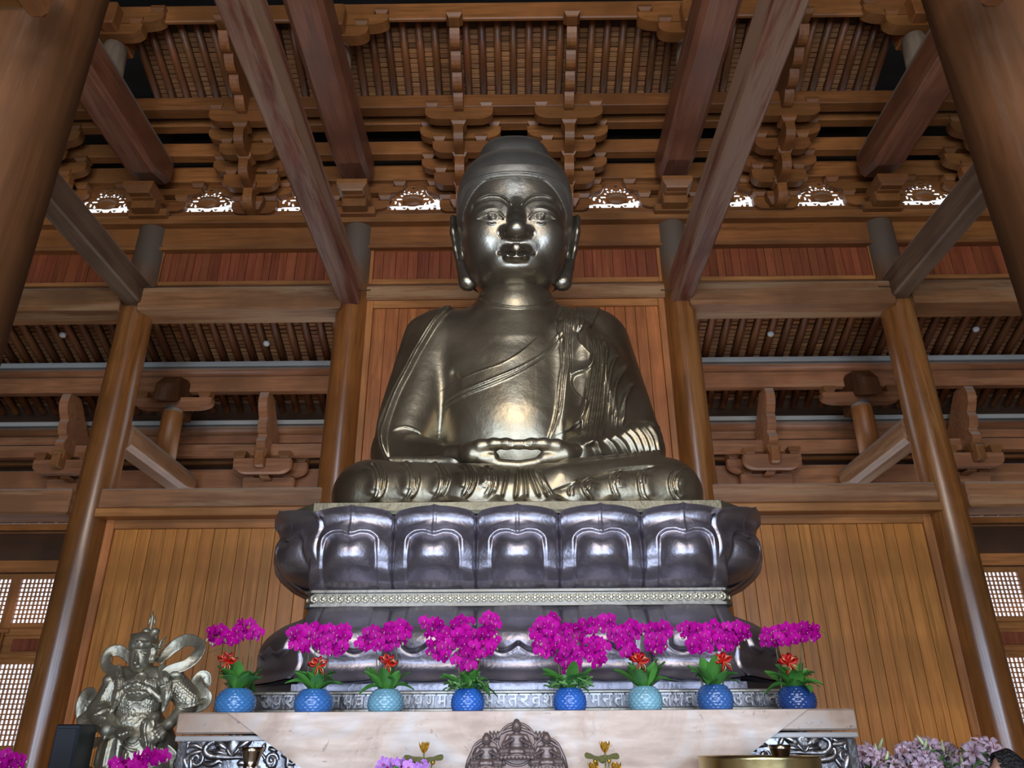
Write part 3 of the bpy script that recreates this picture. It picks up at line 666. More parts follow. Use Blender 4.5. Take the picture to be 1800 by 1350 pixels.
# smoke detectors on the aisle rafters
for px, py, lb in ((110, 590, 'at the far left'), (468, 605, 'left of the statue'), (1355, 588, 'right of the statue'), (1716, 580, 'at the far right')):
    # point on the rafter plane
    d = P(px, py, 20) - EYE; zq = Zc(634, YQ) + .08 - .08
    t = (zq + SLA * YQ - EYE.z) / (d.z + SLA * d.y); q = EYE + d * t
    o = MB().lathe([(.03, .05), (.06, .045), (.062, 0), (.045, -.03), (.02, -.035)], (0, 0, 0), 16).build('smoke_detector', M['white']); o.location = q; tag(o, 'small white smoke detector on the aisle rafters, ' + lb, 'smoke detector', 'smoke detectors', 'thing')
# ============================================================ sculpting tools: signed distance fields -> mesh
class SDF:
    def __init__(s, lo, hi, h):
        s.lo = np.array(lo, np.float32); s.h = h; n = np.ceil((np.array(hi) - s.lo) / h).astype(int) + 1; s.n = n
        s.ax = [s.lo[k] + h * np.arange(n[k], dtype=np.float32) for k in range(3)]
        s.D = np.full(n, 9.0, np.float32)
    def sub(s, lo, hi):
        sl = []
        for k in range(3):
            a = max(0, int((lo[k] - s.lo[k]) / s.h)); b = min(s.n[k], int((hi[k] - s.lo[k]) / s.h) + 2); sl.append(slice(a, max(a, b)))
        X = s.ax[0][sl[0]][:, None, None]; Y = s.ax[1][sl[1]][None, :, None]; Z = s.ax[2][sl[2]][None, None, :]
        return tuple(sl), X, Y, Z
    def join(s, sl, d, k, op='add'):
        A = s.D[sl]
        if op == 'sub':   # smooth subtraction
            h = np.clip(.5 - .5 * (A + d) / k, 0, 1); s.D[sl] = A * (1 - h) - d * h + k * h * (1 - h)
        else:
            h = np.clip(.5 + .5 * (A - d) / k, 0, 1); s.D[sl] = A * (1 - h) + d * h - k * h * (1 - h)
    def ell(s, c, r, k=.05, rot=None, p=2.0, op='add'):
        m = max(r) + 2.5 * k + .1; sl, X, Y, Z = s.sub([q - m for q in c], [q + m for q in c])
        x, y, z = X - c[0], Y - c[1], Z - c[2]
        if rot is not None:
            q = Euler([R(a) for a in rot]).to_matrix().transposed(); x, y, z = (q[0][0] * x + q[0][1] * y + q[0][2] * z, q[1][0] * x + q[1][1] * y + q[1][2] * z, q[2][0] * x + q[2][1] * y + q[2][2] * z)
        if p == 2.0:
            k0 = np.sqrt((x / r[0]) ** 2 + (y / r[1]) ** 2 + (z / r[2]) ** 2); k1 = np.sqrt((x / r[0] ** 2) ** 2 + (y / r[1] ** 2) ** 2 + (z / r[2] ** 2) ** 2) + 1e-6; d = k0 * (k0 - 1) / k1
        else:
            f = (np.abs(x / r[0]) ** p + np.abs(y / r[1]) ** p + np.abs(z / r[2]) ** p) ** (1 / p)
            rr = np.sqrt(x * x + y * y + z * z); d = rr * (1 - 1 / np.maximum(f, 1e-4))
        s.join(sl, d, k, op); return s
    def cap(s, a, b, ra, rb=None, k=.05, op='add', flat=None):
        """rounded cone from a to b; flat=(axis vector, factor) squeezes it"""
        rb = ra if rb is None else rb; a = np.array(a, float); b = np.array(b, float); m = max(ra, rb) * (1.4 if flat else 1) + 2.5 * k + .06
        sl, X, Y, Z = s.sub(np.minimum(a, b) - m, np.maximum(a, b) + m); ba = b - a; L = float(ba @ ba) + 1e-9
        px, py, pz = X - a[0], Y - a[1], Z - a[2]; t = np.clip((px * ba[0] + py * ba[1] + pz * ba[2]) / L, 0, 1)
        dx, dy, dz = px - t * ba[0], py - t * ba[1], pz - t * ba[2]
        if flat is not None:
            v, f = np.array(flat[0], float), flat[1]; v /= np.linalg.norm(v); q = (dx * v[0] + dy * v[1] + dz * v[2]) * (1 / f - 1); dx, dy, dz = dx + q * v[0], dy + q * v[1], dz + q * v[2]
        d = np.sqrt(dx * dx + dy * dy + dz * dz) - (ra + (rb - ra) * t); s.join(sl, d, k, op); return s
    def chain(s, pts, rs, k=.05, flat=None):
        for i in range(len(pts) - 1): s.cap(pts[i], pts[i + 1], rs[i], rs[i + 1], k, flat=flat)
        return s
    def fn(s, f, k=.03, op='add', lo=None, hi=None):
        sl, X, Y, Z = s.sub(s.lo if lo is None else lo, (s.lo + s.h * s.n) if hi is None else hi); d = f(X, Y, Z); s.join(sl, np.broadcast_to(d, s.D[sl].shape), k, op); return s
    def grad(s, V):
        """value and gradient by trilinear lookup"""
        q = (V - s.lo) / s.h; out = []
        def val(q):
            q = np.clip(q, 0, np.array(s.n) - 1.001); i = q.astype(int); f = (q - i).astype(np.float32); D = s.D; r = 0
            for a in (0, 1):
                for b in (0, 1):
                    for c in (0, 1):
                        r = r + D[i[:, 0] + a, i[:, 1] + b, i[:, 2] + c] * (f[:, 0] if a else 1 - f[:, 0]) * (f[:, 1] if b else 1 - f[:, 1]) * (f[:, 2] if c else 1 - f[:, 2])
            return r
        e = 1.0; g = np.stack([val(q + np.eye(3)[k] * e) - val(q - np.eye(3)[k] * e) for k in range(3)], 1) / (2 * e * s.h); return val(q), g
    def mesh(s, smooth=2):
        D = s.D; S = D < 0
        n = np.array(D.shape) - 1; cnt = np.zeros(n, np.int8)
        cs = [(a, b, c) for a in (0, 1) for b in (0, 1) for c in (0, 1)]
        for (a, b, c) in cs: cnt += S[a:a + n[0], b:b + n[1], c:c + n[2]]
        act = (cnt > 0) & (cnt < 8); I = np.argwhere(act); idx = np.full(n, -1, np.int64); idx[act] = np.arange(len(I))
        val = {q: D[I[:, 0] + q[0], I[:, 1] + q[1], I[:, 2] + q[2]] for q in cs}; acc = np.zeros((len(I), 3)); w = np.zeros(len(I))
        for q in cs:
            for k in range(3):
                if q[k] == 0:
                    r = list(q); r[k] = 1; r = tuple(r); a, b = val[q], val[r]; m = (a < 0) != (b < 0); t = np.where(m, a / np.where(m, a - b, 1), 0)
                    p = np.tile(np.array(q, float), (len(I), 1)); p[:, k] += t; acc[m] += p[m]; w[m] += 1
        V = s.lo + s.h * (I + acc / w[:, None]); F = []
        for k in range(3):
            u, v = (k + 1) % 3, (k + 2) % 3
            A = np.moveaxis(S, (k, u, v), (0, 1, 2)); x = A[:-1] != A[1:]; x[:, 0, :] = False; x[:, :, 0] = False; x[:, -1, :] = False; x[:, :, -1] = False
            E = np.argwhere(x); sg = A[E[:, 0], E[:, 1], E[:, 2]]
            def cell(du, dv):
                c = np.zeros((len(E), 3), int); c[:, k] = E[:, 0]; c[:, u] = E[:, 1] + du; c[:, v] = E[:, 2] + dv; return idx[c[:, 0], c[:, 1], c[:, 2]]
            Q = np.stack([cell(-1, -1), cell(0, -1), cell(0, 0), cell(-1, 0)], 1); Q[~sg] = Q[~sg][:, ::-1]; F.append(Q)
        F = np.concatenate(F); F = F[(F >= 0).all(1)]
        for _ in range(smooth):
            d, g = s.grad(V); g2 = (g * g).sum(1) + 1e-6; st_ = np.clip(d / g2, -s.h, s.h)[:, None] * g; V = V - st_ * .9
            V = V * .55 + .45 * s.lap(V, F)
        d, g = s.grad(V); g2 = (g * g).sum(1) + 1e-6; V = V - np.clip(d / g2, -s.h, s.h)[:, None] * g
        return V, F
    @staticmethod
    def lap(V, F):
        A = np.zeros_like(V); c = np.zeros(len(V))
        for a, b in ((0, 1), (1, 2), (2, 3), (3, 0)):
            for i, j in ((a, b), (b, a)):
                for k in range(3): A[:, k] += np.bincount(F[:, i], V[F[:, j], k], len(V))
                c += np.bincount(F[:, i], minlength=len(V))
        return A / np.maximum(c, 1)[:, None]
def vnormals(V, F):
    N = np.cross(V[F[:, 2]] - V[F[:, 0]], V[F[:, 3]] - V[F[:, 1]]); A = np.zeros_like(V)
    for j in range(4):
        for k in range(3): A[:, k] += np.bincount(F[:, j], N[:, k], len(V))
    return A / (np.linalg.norm(A, axis=1)[:, None] + 1e-9)
def np_mesh(name, V, F):
    me = bpy.data.meshes.new(name); me.vertices.add(len(V)); me.vertices.foreach_set('co', V.astype(np.float32).ravel())
    k = F.shape[1]; me.loops.add(F.size); me.loops.foreach_set('vertex_index', F.astype(np.int32).ravel())
    me.polygons.add(len(F)); me.polygons.foreach_set('loop_start', np.arange(0, F.size, k, dtype=np.int32)); me.polygons.foreach_set('use_smooth', np.ones(len(F), bool))
    me.update(calc_edges=True); return me
def subdiv(V, F):
    """split every quad in four"""
    n = len(V); E = np.stack([F, np.roll(F, -1, 1)], 2).reshape(-1, 2); E = np.sort(E, 1); key = E[:, 0] * n + E[:, 1]; u, inv = np.unique(key, return_inverse=True)
    em = (V[u // n] + V[u % n]) / 2; fc = V[F].mean(1); e = n + inv.reshape(-1, 4); c = n + len(u) + np.arange(len(F))
    Q = [np.stack([F[:, j], e[:, j], c, e[:, (j - 1) % 4]], 1) for j in range(4)]
    return np.concatenate([V, em, fc]), np.concatenate(Q)
# relief: strokes drawn on the picture of the statue, carved into the surface along its normals
CAMM = np.array(CAMROT)
def project(V):
    q = (V - np.array(EYE)) @ CAMM; return 900 + FPX * q[:, 0] / -q[:, 2], 675 - FPX * q[:, 1] / -q[:, 2]
def catmull(pts, n=8):
    P_ = [np.array(p, float) for p in pts]
    if len(P_) < 3: return np.array(P_)
    P_ = [2 * P_[0] - P_[1]] + P_ + [2 * P_[-1] - P_[-2]]; out = []
    for i in range(1, len(P_) - 2):
        a, b, c, d = P_[i - 1:i + 3]
        for j in range(n):
            t = j / n; out.append(.5 * ((2 * b) + (c - a) * t + (2 * a - 5 * b + 4 * c - d) * t * t + (3 * b - a - 3 * c + d) * t ** 3))
    out.append(P_[-2]); return np.array(out)
class Relief:
    def __init__(s, x0, y0, x1, y1, q=2.0):
        s.x0, s.y0, s.q = x0, y0, q; s.R = np.zeros((int((y1 - y0) * q) + 1, int((x1 - x0) * q) + 1), np.float32)
    def dist(s, pts, m):
        p = catmull(pts); a0 = np.maximum(((p.min(0) - m - (s.x0, s.y0)) * s.q).astype(int), 0); a1 = np.minimum(((p.max(0) + m - (s.x0, s.y0)) * s.q).astype(int) + 2, s.R.shape[::-1])
        sl = (slice(a0[1], a1[1]), slice(a0[0], a1[0])); X = (s.x0 + np.arange(a0[0], a1[0]) / s.q)[None, :]; Y = (s.y0 + np.arange(a0[1], a1[1]) / s.q)[:, None]
        best = np.full((a1[1] - a0[1], a1[0] - a0[0]), 1e9); sg = np.ones_like(best); T = np.zeros_like(best)
        for i in range(len(p) - 1):
            b = p[i + 1] - p[i]; L = b @ b + 1e-9; t = np.clip(((X - p[i][0]) * b[0] + (Y - p[i][1]) * b[1]) / L, 0, 1); dx = X - p[i][0] - t * b[0]; dy = Y - p[i][1] - t * b[1]; d = dx * dx + dy * dy
            k = d < best; best[k] = d[k]; sg[k] = np.sign(b[0] * dy - b[1] * dx)[k]; T[k] = ((i + t) / (len(p) - 1))[k]
        fade = np.clip(np.minimum(T, 1 - T) * 8 + .15, 0, 1); return sl, np.sqrt(best), sg, fade
    def ridge(s, pts, w, a, fade=True):
        sl, d, g, f = s.dist(pts, 3.2 * w); s.R[sl] += a * np.exp(-(d / w) ** 2) * (f if fade else 1); return s
    def step(s, pts, w, a, decay, fade=True):
        """the side to the right of the stroke (as drawn, y down) stands proud, and sinks back over 'decay'"""
        sl, d, g, f = s.dist(pts, 3.2 * decay); sd = d * g; s.R[sl] += a * (1 / (1 + np.exp(-np.clip(sd / w * 2.5, -30, 30)))) * np.exp(-np.maximum(sd, 0) / decay) * (f if fade else 1); return s
    def cord(s, pts, w, a):
        """raised double line"""
        sl, d, g, f = s.dist(pts, 4 * w); s.R[sl] += a * (np.exp(-((d - 1.4 * w) / (.7 * w)) ** 2) - .6 * np.exp(-(d / (.7 * w)) ** 2)); return s
    def fill(s, pts, w, a, smooth=True):
        """closed outline raised by a, edge width w"""
        p = catmull(list(pts) + [pts[0]]) if smooth else np.array(list(pts) + [pts[0]], float); m = 3 * w + 1
        a0 = np.maximum(((p.min(0) - m - (s.x0, s.y0)) * s.q).astype(int), 0); a1 = np.minimum(((p.max(0) + m - (s.x0, s.y0)) * s.q).astype(int) + 2, s.R.shape[::-1])
        sl = (slice(a0[1], a1[1]), slice(a0[0], a1[0])); X = (s.x0 + np.arange(a0[0], a1[0]) / s.q)[None, :]; Y = (s.y0 + np.arange(a0[1], a1[1]) / s.q)[:, None]
        best = np.full((a1[1] - a0[1], a1[0] - a0[0]), 1e9); ins = np.zeros(best.shape, bool)
        for i in range(len(p) - 1):
            b = p[i + 1] - p[i]; L = b @ b + 1e-9; t = np.clip(((X - p[i][0]) * b[0] + (Y - p[i][1]) * b[1]) / L, 0, 1); best = np.minimum(best, (X - p[i][0] - t * b[0]) ** 2 + (Y - p[i][1] - t * b[1]) ** 2)
            if abs(b[1]) > 1e-9: ins ^= ((p[i][1] > Y) != (p[i + 1][1] > Y)) & (X < b[0] * (Y - p[i][1]) / b[1] + p[i][0])
        sd = np.sqrt(best) * np.where(ins, 1, -1); s.R[sl] += a / (1 + np.exp(-np.clip(sd / w * 2.5, -30, 30))); return s
    def apply(s, V, F, mask=None):
        N = vnormals(V, F); px, py = project(V); x = (px - s.x0) * s.q; y = (py - s.y0) * s.q
        ok = (x > 0) & (y > 0) & (x < s.R.shape[1] - 1.01) & (y < s.R.shape[0] - 1.01); xi = np.clip(x, 0, s.R.shape[1] - 2).astype(int); yi = np.clip(y, 0, s.R.shape[0] - 2).astype(int); fx, fy = x - xi, y - yi; Q = s.R
        v = Q[yi, xi] * (1 - fx) * (1 - fy) + Q[yi, xi + 1] * fx * (1 - fy) + Q[yi + 1, xi] * (1 - fx) * fy + Q[yi + 1, xi + 1] * fx * fy
        view = np.array(EYE) - V; view /= np.linalg.norm(view, axis=1)[:, None]; fr = sstep(.05, .3, (N * view).sum(1)); v = np.where(ok, v * fr, 0)
        if mask is not None: v = v * mask
        return V + N * v[:, None]
# ------------------------------------------------------------ bronze
def bronze(name, col, rough, hammer=.35, hs=7.0, dust=0.0, tint2=None, patina=0.0):
    t = NT(name); v = t.coord((1, 1, 1)); n1 = t.noise(v, 1.3, 5, .6); n2 = t.noise(v, hs, 3, .5); n3 = t.noise(v, 40, 3, .6)
    c = t.ramp(n1, [(.3, tone(col, .72)), (.6, col), (.8, tone(tint2 or col, 1.2))])
    ge = t.n('ShaderNodeNewGeometry'); sx = t.n('ShaderNodeSeparateXYZ'); t.l(ge.outputs['Normal'], sx.inputs[0])
    up = t.math('MULTIPLY', t.ramp(sx.outputs[2], [(.25, (0, 0, 0)), (.95, (1, 1, 1))]), dust) if dust else None
    rg_ = t.ramp(n1, [(.3, (rough * .8,) * 3), (.75, (rough * 1.3,) * 3)])
    if patina: up = t.math('MAXIMUM', up if up is not None else 0.0, t.math('MULTIPLY', t.ramp(t.noise(v, .8, 6, .65), [(.35, (.35,) * 3), (.7, (1, 1, 1))]), patina))
    if dust or patina:
        c = t.mix(up, c, (.15, .12, .075)); t.l(t.math('SUBTRACT', 1.0, t.math('MULTIPLY', up, .75)), t.b.inputs['Metallic']); rg_ = t.mix(up, rg_, (.62, .62, .62))
    else: t.set(Metallic=1.0 if 'hair' not in name or 'bronze' in name else 0.0)
    h = t.math('ADD', n2, t.math('MULTIPLY', n3, .12)); t.bump(h, hammer, .03)
    t.set(Base_Color=c, Roughness=rg_); return t.m
M['bronze'] = bronze('dark polished bronze', (.36, .305, .21), .30, .34, 3.6, dust=.35, patina=.2)
M['bronze_face'] = bronze('polished bronze of the face', (.34, .30, .235), .24, .20, 5.0, dust=.3, patina=.2)
M['bronze_hair'] = bronze('dull bronze of the hair', (.33, .31, .27), .36, .2, 5.0, dust=.9, patina=.3)
M['bronze_throne'] = bronze('blue grey bronze of the throne', (.36, .335, .385), .35, .34, 5.0, dust=.35, patina=.12)
M['bronze_pale'] = bronze('pale pewter band', (.42, .40, .35), .34, .25, 9.0, patina=.3)
M['rim'] = bronze('brass tinted rim', (.27, .245, .17), .42, .5, 9.0, patina=.6)
# ============================================================ bronze seated statue
def A3(px, py, Y): return tuple(P(px, py, Y))
SEAT = Zc(888, 7.05) - .03
root = empty('seated_statue', (0, 8.6, SEAT), 'huge dark bronze seated figure with hands folded in its lap, on the lotus throne', 'statue', None, kind='thing')
def statue_part(name, V, F, mat, par=None):
    o = link(name, np_mesh(name, V - np.array(root.location), F), mat, root if par is None else par); return o
# ---- body
G = SDF((-2.2, 7.0, SEAT - .12), (2.2, 10.1, 7.35), .021)
K = .14
G.ell((0, 9.05, 4.5), (1.02, .72, .95), K).ell((0, 9.0, 5.75), (1.14, .76, 1.15), .3).ell((0, 8.95, 5.1), (.96, .74, .8), .25)
G.cap((-.85, 9.1, 6.3), (.85, 9.1, 6.3), .56, .56, .25).cap((0, 8.95, 6.36), (0, 8.82, 6.70), .70, .54, .12)
# right arm (left in the picture) under its mantle, then the bare forearm
for sg in (-1, 1):
    S_ = (sg * .98, 9.1, 6.34); E_ = (sg * 1.36, 8.66, 4.78)
    G.cap(S_, E_, .53, .345 if sg < 0 else .385, .10)
E1 = (-1.32, 8.55, 4.66); W1 = A3(806, 803, 7.92); G.cap(E1, W1, .27, .155, .06)
E2 = (1.34, 8.55, 4.66); W2 = A3(1016, 799, 7.92); G.cap(E2, W2, .36, .20, .08)
# mantle falling behind and outside the right arm
G.cap((-1.12, 9.25, 6.1), (-1.50, 8.95, 4.0), .42, .26, .08); G.cap((1.12, 9.25, 6.1), (1.50, 8.95, 4.0), .42, .27, .08)
G.cap((-1.5, 8.7, 4.7), (-1.42, 8.5, 4.2), .22, .16, .08); G.cap((1.5, 8.7, 4.7), (1.42, 8.5, 4.2), .24, .18, .08)
# legs: thighs out to the knees, shins crossing in front
for sg in (-1, 1):
    G.cap((sg * .5, 9.1, 4.05), (sg * 1.52, 7.92, 3.97), .48, .36, .12)
    G.cap((sg * 1.55, 7.86, 3.97), (sg * .35, 7.62, 3.90), .385, .32, .12)
G.ell((0, 8.45, 3.80), (1.6, .9, .36), .12); G.cap((-.5, 7.60, 3.88), (.5, 7.60, 3.88), .31, .31, .1)
# upper foot wrapped in the robe, lying on the left thigh
G.cap(A3(985, 842, 7.42), A3(1150, 815, 7.75), .145, .105, .05); G.cap(A3(1000, 828, 7.6), A3(1152, 810, 7.85), .13, .10, .05)
G.cap(A3(690, 810, 7.95), A3(800, 812, 7.85), .05, .06, .05)
# drapery standing free between arm and chest on the left shoulder side
G.cap((.72, 8.5, 6.2), (.86, 8.32, 4.4), .24, .26, .16); G.cap((1.05, 8.55, 5.9), (1.12, 8.42, 4.5), .25, .28, .14)
# flare of the robe on the seat
G.ell((0, 7.62, SEAT + .02), (1.55, .42, .10), .06)
# gap between the bare arm and the chest
G.cap(A3(797, 655, 8.42), A3(795, 775, 8.0), .03, .12, .08, op='sub')
V, F = G.mesh(2)
L = Relief(570, 490, 1275, 900)
c5 = lambda *p: [(600 + x / 3, 450 + y / 3) for x, y in p]
s4 = lambda *p: [(790 + x / 4.5, 500 + y / 4.5) for x, y in p]
a2 = lambda *p: [(640 + x / 5.625, 740 + y / 5.625) for x, y in p]
b3 = lambda *p: [(900 + x / 4.865, 740 + y / 4.865) for x, y in p]
e4 = lambda *p: [(640 + x / 4.22, 500 + y / 4.22) for x, y in p]
# mantle edge on the bare shoulder
me_ = e4((830, 100), (720, 135), (620, 205), (540, 290), (470, 400), (400, 520), (340, 640), (260, 800), (200, 960), (160, 1110), (165, 1210), (195, 1310))
L.step([(x, y) for x, y in me_], 2.0, .055, 26); L.ridge(me_, 2.0, .03); L.ridge([(x - 6, y - 1) for x, y in me_], 1.8, .018)
L.ridge(e4((420, 200), (340, 330), (270, 530), (230, 690), (170, 880), (140, 1050), (140, 1180)), 6, .03)
# cuff line of the bare forearm
L.ridge(e4((200, 1085), (300, 1058), (390, 1085), (430, 1120)), 1.4, .018)
# collar, undergarment edges across the chest
L.ridge(s4((215, 110), (350, 155), (520, 182), (690, 170), (840, 115)), 1.5, .02)
la = s4((880, 130), (870, 220), (820, 300), (700, 420), (560, 540), (420, 625), (220, 695), (60, 770), (-10, 810)); L.step(la[::-1], 1.2, .022, 30); L.ridge(la, 1.1, .012)
lb = s4((905, 355), (840, 430), (740, 550), (560, 660), (400, 730), (200, 810), (80, 860), (0, 905), (-45, 960)); L.ridge(lb, 1.7, .024)
lc = s4((900, 405), (820, 500), (700, 600), (520, 710), (330, 795), (150, 865), (0, 945), (-40, 1000)); L.ridge(lc, 1.7, .024)
# hanging drapery of the left shoulder
l1 = s4((840, 100), (890, 170), (912, 260), (908, 380), (905, 560), (890, 750), (870, 930), (845, 1080), (800, 1210)); L.step(l1, 1.3, -.03, 20); L.ridge(l1, 1.4, .035)
L.ridge([(x - 5, y + 1) for x, y in l1[:1] + l1[4:]], 1.2, .016)
for pts, w, a in ((s4((905, 85), (925, 160), (935, 300), (925, 480), (930, 640), (920, 760), (890, 950), (850, 1120)), 2.0, .03), (s4((960, 110), (975, 250), (960, 400), (960, 560), (970, 700), (965, 740)), 1.6, .03),
                  (s4((980, 105), (1010, 160), (1020, 260), (1010, 380)), 1.8, .03), (s4((1040, 180), (1050, 300), (1030, 350)), 2, .02)): L.ridge(pts, w, a)
hem = s4((1010, 380), (1020, 450), (1080, 530), (1120, 590), (1115, 640), (1080, 685), (1000, 715), (972, 760), (985, 830), (1030, 890), (1085, 935), (1085, 1000), (1050, 1080), (980, 1140), (915, 1165)); L.step(hem, 1.3, .05, 16); L.ridge(hem, 1.2, .018)
flap = s4((1240, 178), (1190, 195), (1165, 240), (1140, 290), (1110, 335), (1050, 350), (1020, 390)); L.step(flap, 1.3, .045, 14); L.ridge(flap, 1.2, .015)
L.step(s4((830, 75), (900, 75), (950, 105), (1010, 105), (1080, 130), (1200, 160), (1260, 185)), 1.2, -.02, 10)
# upright folds between the drapery and the sleeve
for k, (x0, x1) in enumerate(((1090, 1075), (1125, 1110), (1165, 1150), (1205, 1190))): L.ridge(s4((x0 + 8, 400), (x0 + 30, 560), (x0 + 10, 760), (x1, 960), (x1 - 30, 1200)), 3.0, .045)
for pts in (s4((1240, 490), (1225, 640), (1235, 800), (1230, 1000), (1205, 1190)), s4((1330, 560), (1280, 640), (1265, 800), (1275, 960), (1285, 1130)), s4((1400, 640), (1330, 740), (1300, 860), (1310, 1000), (1320, 1130)), s4((1450, 790), (1390, 860), (1370, 960), (1365, 1120))): L.ridge(pts, 3.2, .06)
for pts in (s4((1300, 600), (1262, 700), (1250, 850), (1255, 1000)), s4((1380, 680), (1310, 790), (1290, 900), (1295, 1050)), s4((1440, 830), (1372, 900), (1345, 1010), (1345, 1120))): L.ridge(pts, 1.6, .03)
# left cuff and the tight folds of the left forearm
L.ridge(s4((1365, 1150), (1440, 1095), (1540, 1085), (1620, 1110), (1680, 1180)), 1.6, .03)
for q in (((600, 210), (680, 200), (720, 250), (745, 305)), ((640, 195), (720, 220), (770, 305)), ((780, 150), (850, 210), (905, 300)), ((850, 130), (930, 190), (1000, 300)), ((930, 100), (1010, 180), (1060, 300)), ((980, 70), (1060, 150), (1120, 300)),
          ((1040, 50), (1120, 150), (1165, 290)), ((1100, 40), (1180, 150), (1215, 290)), ((1150, 30), (1220, 130), (1250, 290)), ((1190, 30), (1255, 130), (1275, 300))): L.ridge(b3(*q), 3.0, .045)
# folds of the legs
for q in (((30, 425), (110, 450), (160, 520), (178, 620), (150, 740), (90, 810)), ((90, 420), (170, 460), (215, 560), (200, 690), (130, 800)), ((370, 415), (450, 450), (500, 530), (505, 640), (470, 740), (400, 805)), ((440, 415), (510, 470), (545, 560), (525, 680), (470, 770)),
          ((650, 420), (740, 460), (790, 540), (795, 630), (760, 720), (700, 790)), ((720, 425), (800, 480), (840, 560), (815, 660), (760, 760)), ((950, 435), (1030, 480), (1060, 560), (1050, 650), (1000, 740)), ((1010, 440), (1080, 490), (1105, 570), (1080, 670), (1000, 770)),
          ((1180, 450), (1250, 500), (1285, 580), (1270, 660), (1220, 750)), ((1240, 460), (1300, 530), (1310, 620), (1280, 720))): L.ridge(a2(*q), 1.7, .036); L.ridge([(x - 6.5, y) for x, y in a2(*q)], 1.5, .016); L.ridge([(x - 16, y + 1) for x, y in a2(*q)[1:-1]], 9, .012)
for q in (((1440, 400), (1360, 470), (1345, 560), (1390, 660), (1480, 700)), ((1480, 400), (1400, 470), (1375, 550), (1400, 620)), ((1160, 395), (1090, 450), (1080, 550), (1110, 650), (1190, 700)), ((1190, 390), (1110, 450), (1095, 540)), ((900, 420), (850, 480), (850, 570), (890, 660)), ((950, 410), (885, 470), (870, 550)),
          ((690, 470), (620, 520), (610, 590), (660, 670)), ((700, 480), (645, 530), (630, 590)), ((560, 510), (490, 570), (490, 640)), ): L.ridge(b3(*q), 1.7, .036); L.ridge([(x + 6.5, y) for x, y in b3(*q)], 1.5, .016); L.ridge([(x + 16, y + 1) for x, y in b3(*q)[1:-1]], 9, .012)
L.step(b3((330, 600), (500, 540), (700, 460), (900, 410), (1100, 385), (1230, 378)), 1.5, -.045, 12)
for q in (((1420, 470), (1400, 600), (1360, 760)), ((1520, 470), (1510, 620), (1490, 770)), ((1570, 470), (1600, 620), (1610, 760)), ((1620, 470), (1690, 620), (1740, 750)), ((1670, 470), (1760, 600), (1810, 740))): L.ridge(a2(*q), 2.2, .04)
for q in (((55, 410), (50, 560), (30, 670)), ((80, 410), (110, 560), (110, 670)), ((130, 410), (180, 540), (230, 650)), ((170, 410), (250, 560), (320, 660)), ((240, 430), (300, 560), (360, 650))): L.ridge(b3(*q), 2.0, .035)
V, F = subdiv(V, F); V = L.apply(V, F)
statue_part('body', V, F, M['bronze'])
# scalloped hem of the robe spread on the seat
hm = MB(); n = 150; hx = 1.62
def hem_fn(u, v):
    x = -hx + 2 * hx * u; fr = 7.13 + .07 * abs(x / hx) ** 3 * 4; wv = .05 * math.sin(x * 17 + 1.5 * math.sin(x * 5)); y = fr + .25 * (1 - v) + .03 * math.sin(x * 17); z = SEAT + .075 + (.10 + wv) * math.sin(math.pi * min(1, (1 - v) * 1.0) * .5) + max(0, wv) * .8 * v
    return (x, y - 8.6, z - SEAT)
hm.grid(hem_fn, n, 7); hm.build('robe_hem', M['bronze'], root)
# ---- hands
def hand_mesh():
    g = SDF((-1.25, 7.2, 4.0), (1.25, 8.5, 5.0), .0125); k = .03
    for sg in (-1, 1):
        Q = lambda px, py, Y: A3(px if sg < 0 else 1824 - px, py, Y)
        Yp = 7.62
        # wrist and palm; thumb; four fingers, one behind the other
        g.cap(Q(798, 803, 7.92), Q(838, 795, 7.74), .16, .135, .05, flat=((0, .5, 1), .8)); g.cap(Q(832, 800, 7.66), Q(866, 806, 7.62), .105, .075, .04)
        g.chain([Q(826, 795, 7.70), Q(845, 785, 7.60), Q(868, 780.5, 7.56), Q(890, 780, 7.545), Q(908, 781.5, 7.54)], [.105, .075, .060, .056, .05], .04)
        for j in range(4):
            dy = .085 * j - (.0 if sg < 0 else -.05); dz = (.0 if sg < 0 else -.05)
            ln = (1.0, 1.06, 1.0, .85)[j]; end = 912 + (962 - 912) * ln if sg < 0 else 912 + (912 - 870) * 0 + (938 - 912) * ln
            def T(px, py): q = A3(px if sg < 0 else 1824 - px, py, Yp + dy); return (q[0], q[1], q[2] + dz - .015 * j)
            r = .056 - .004 * (j == 3)
            if sg < 0: g.chain([T(846, 806), T(876, 816), T(912, 818.5), T(940, 814), T(912 + 48 * ln, 807)], [r * 1.15, r * 1.05, r, r * .95, r * .8], .012)
            else: g.chain([T(846, 806), T(872, 815), T(900, 820), T(918, 821)], [r * 1.15, r * 1.05, r, r * .8], .012)
    V, F = g.mesh(2); Lh = Relief(780, 750, 1045, 840)
    for pts in (a2((1415, 200), (1415, 240), (1450, 255), (1490, 240), (1495, 200)), a2((1565, 200), (1575, 240), (1620, 255), (1650, 240), (1655, 200))): Lh.ridge(pts, .9, .010, False)
    V = Lh.apply(V, F); return V, F
V, F = hand_mesh(); statue_part('hands', V, F, M['bronze'])
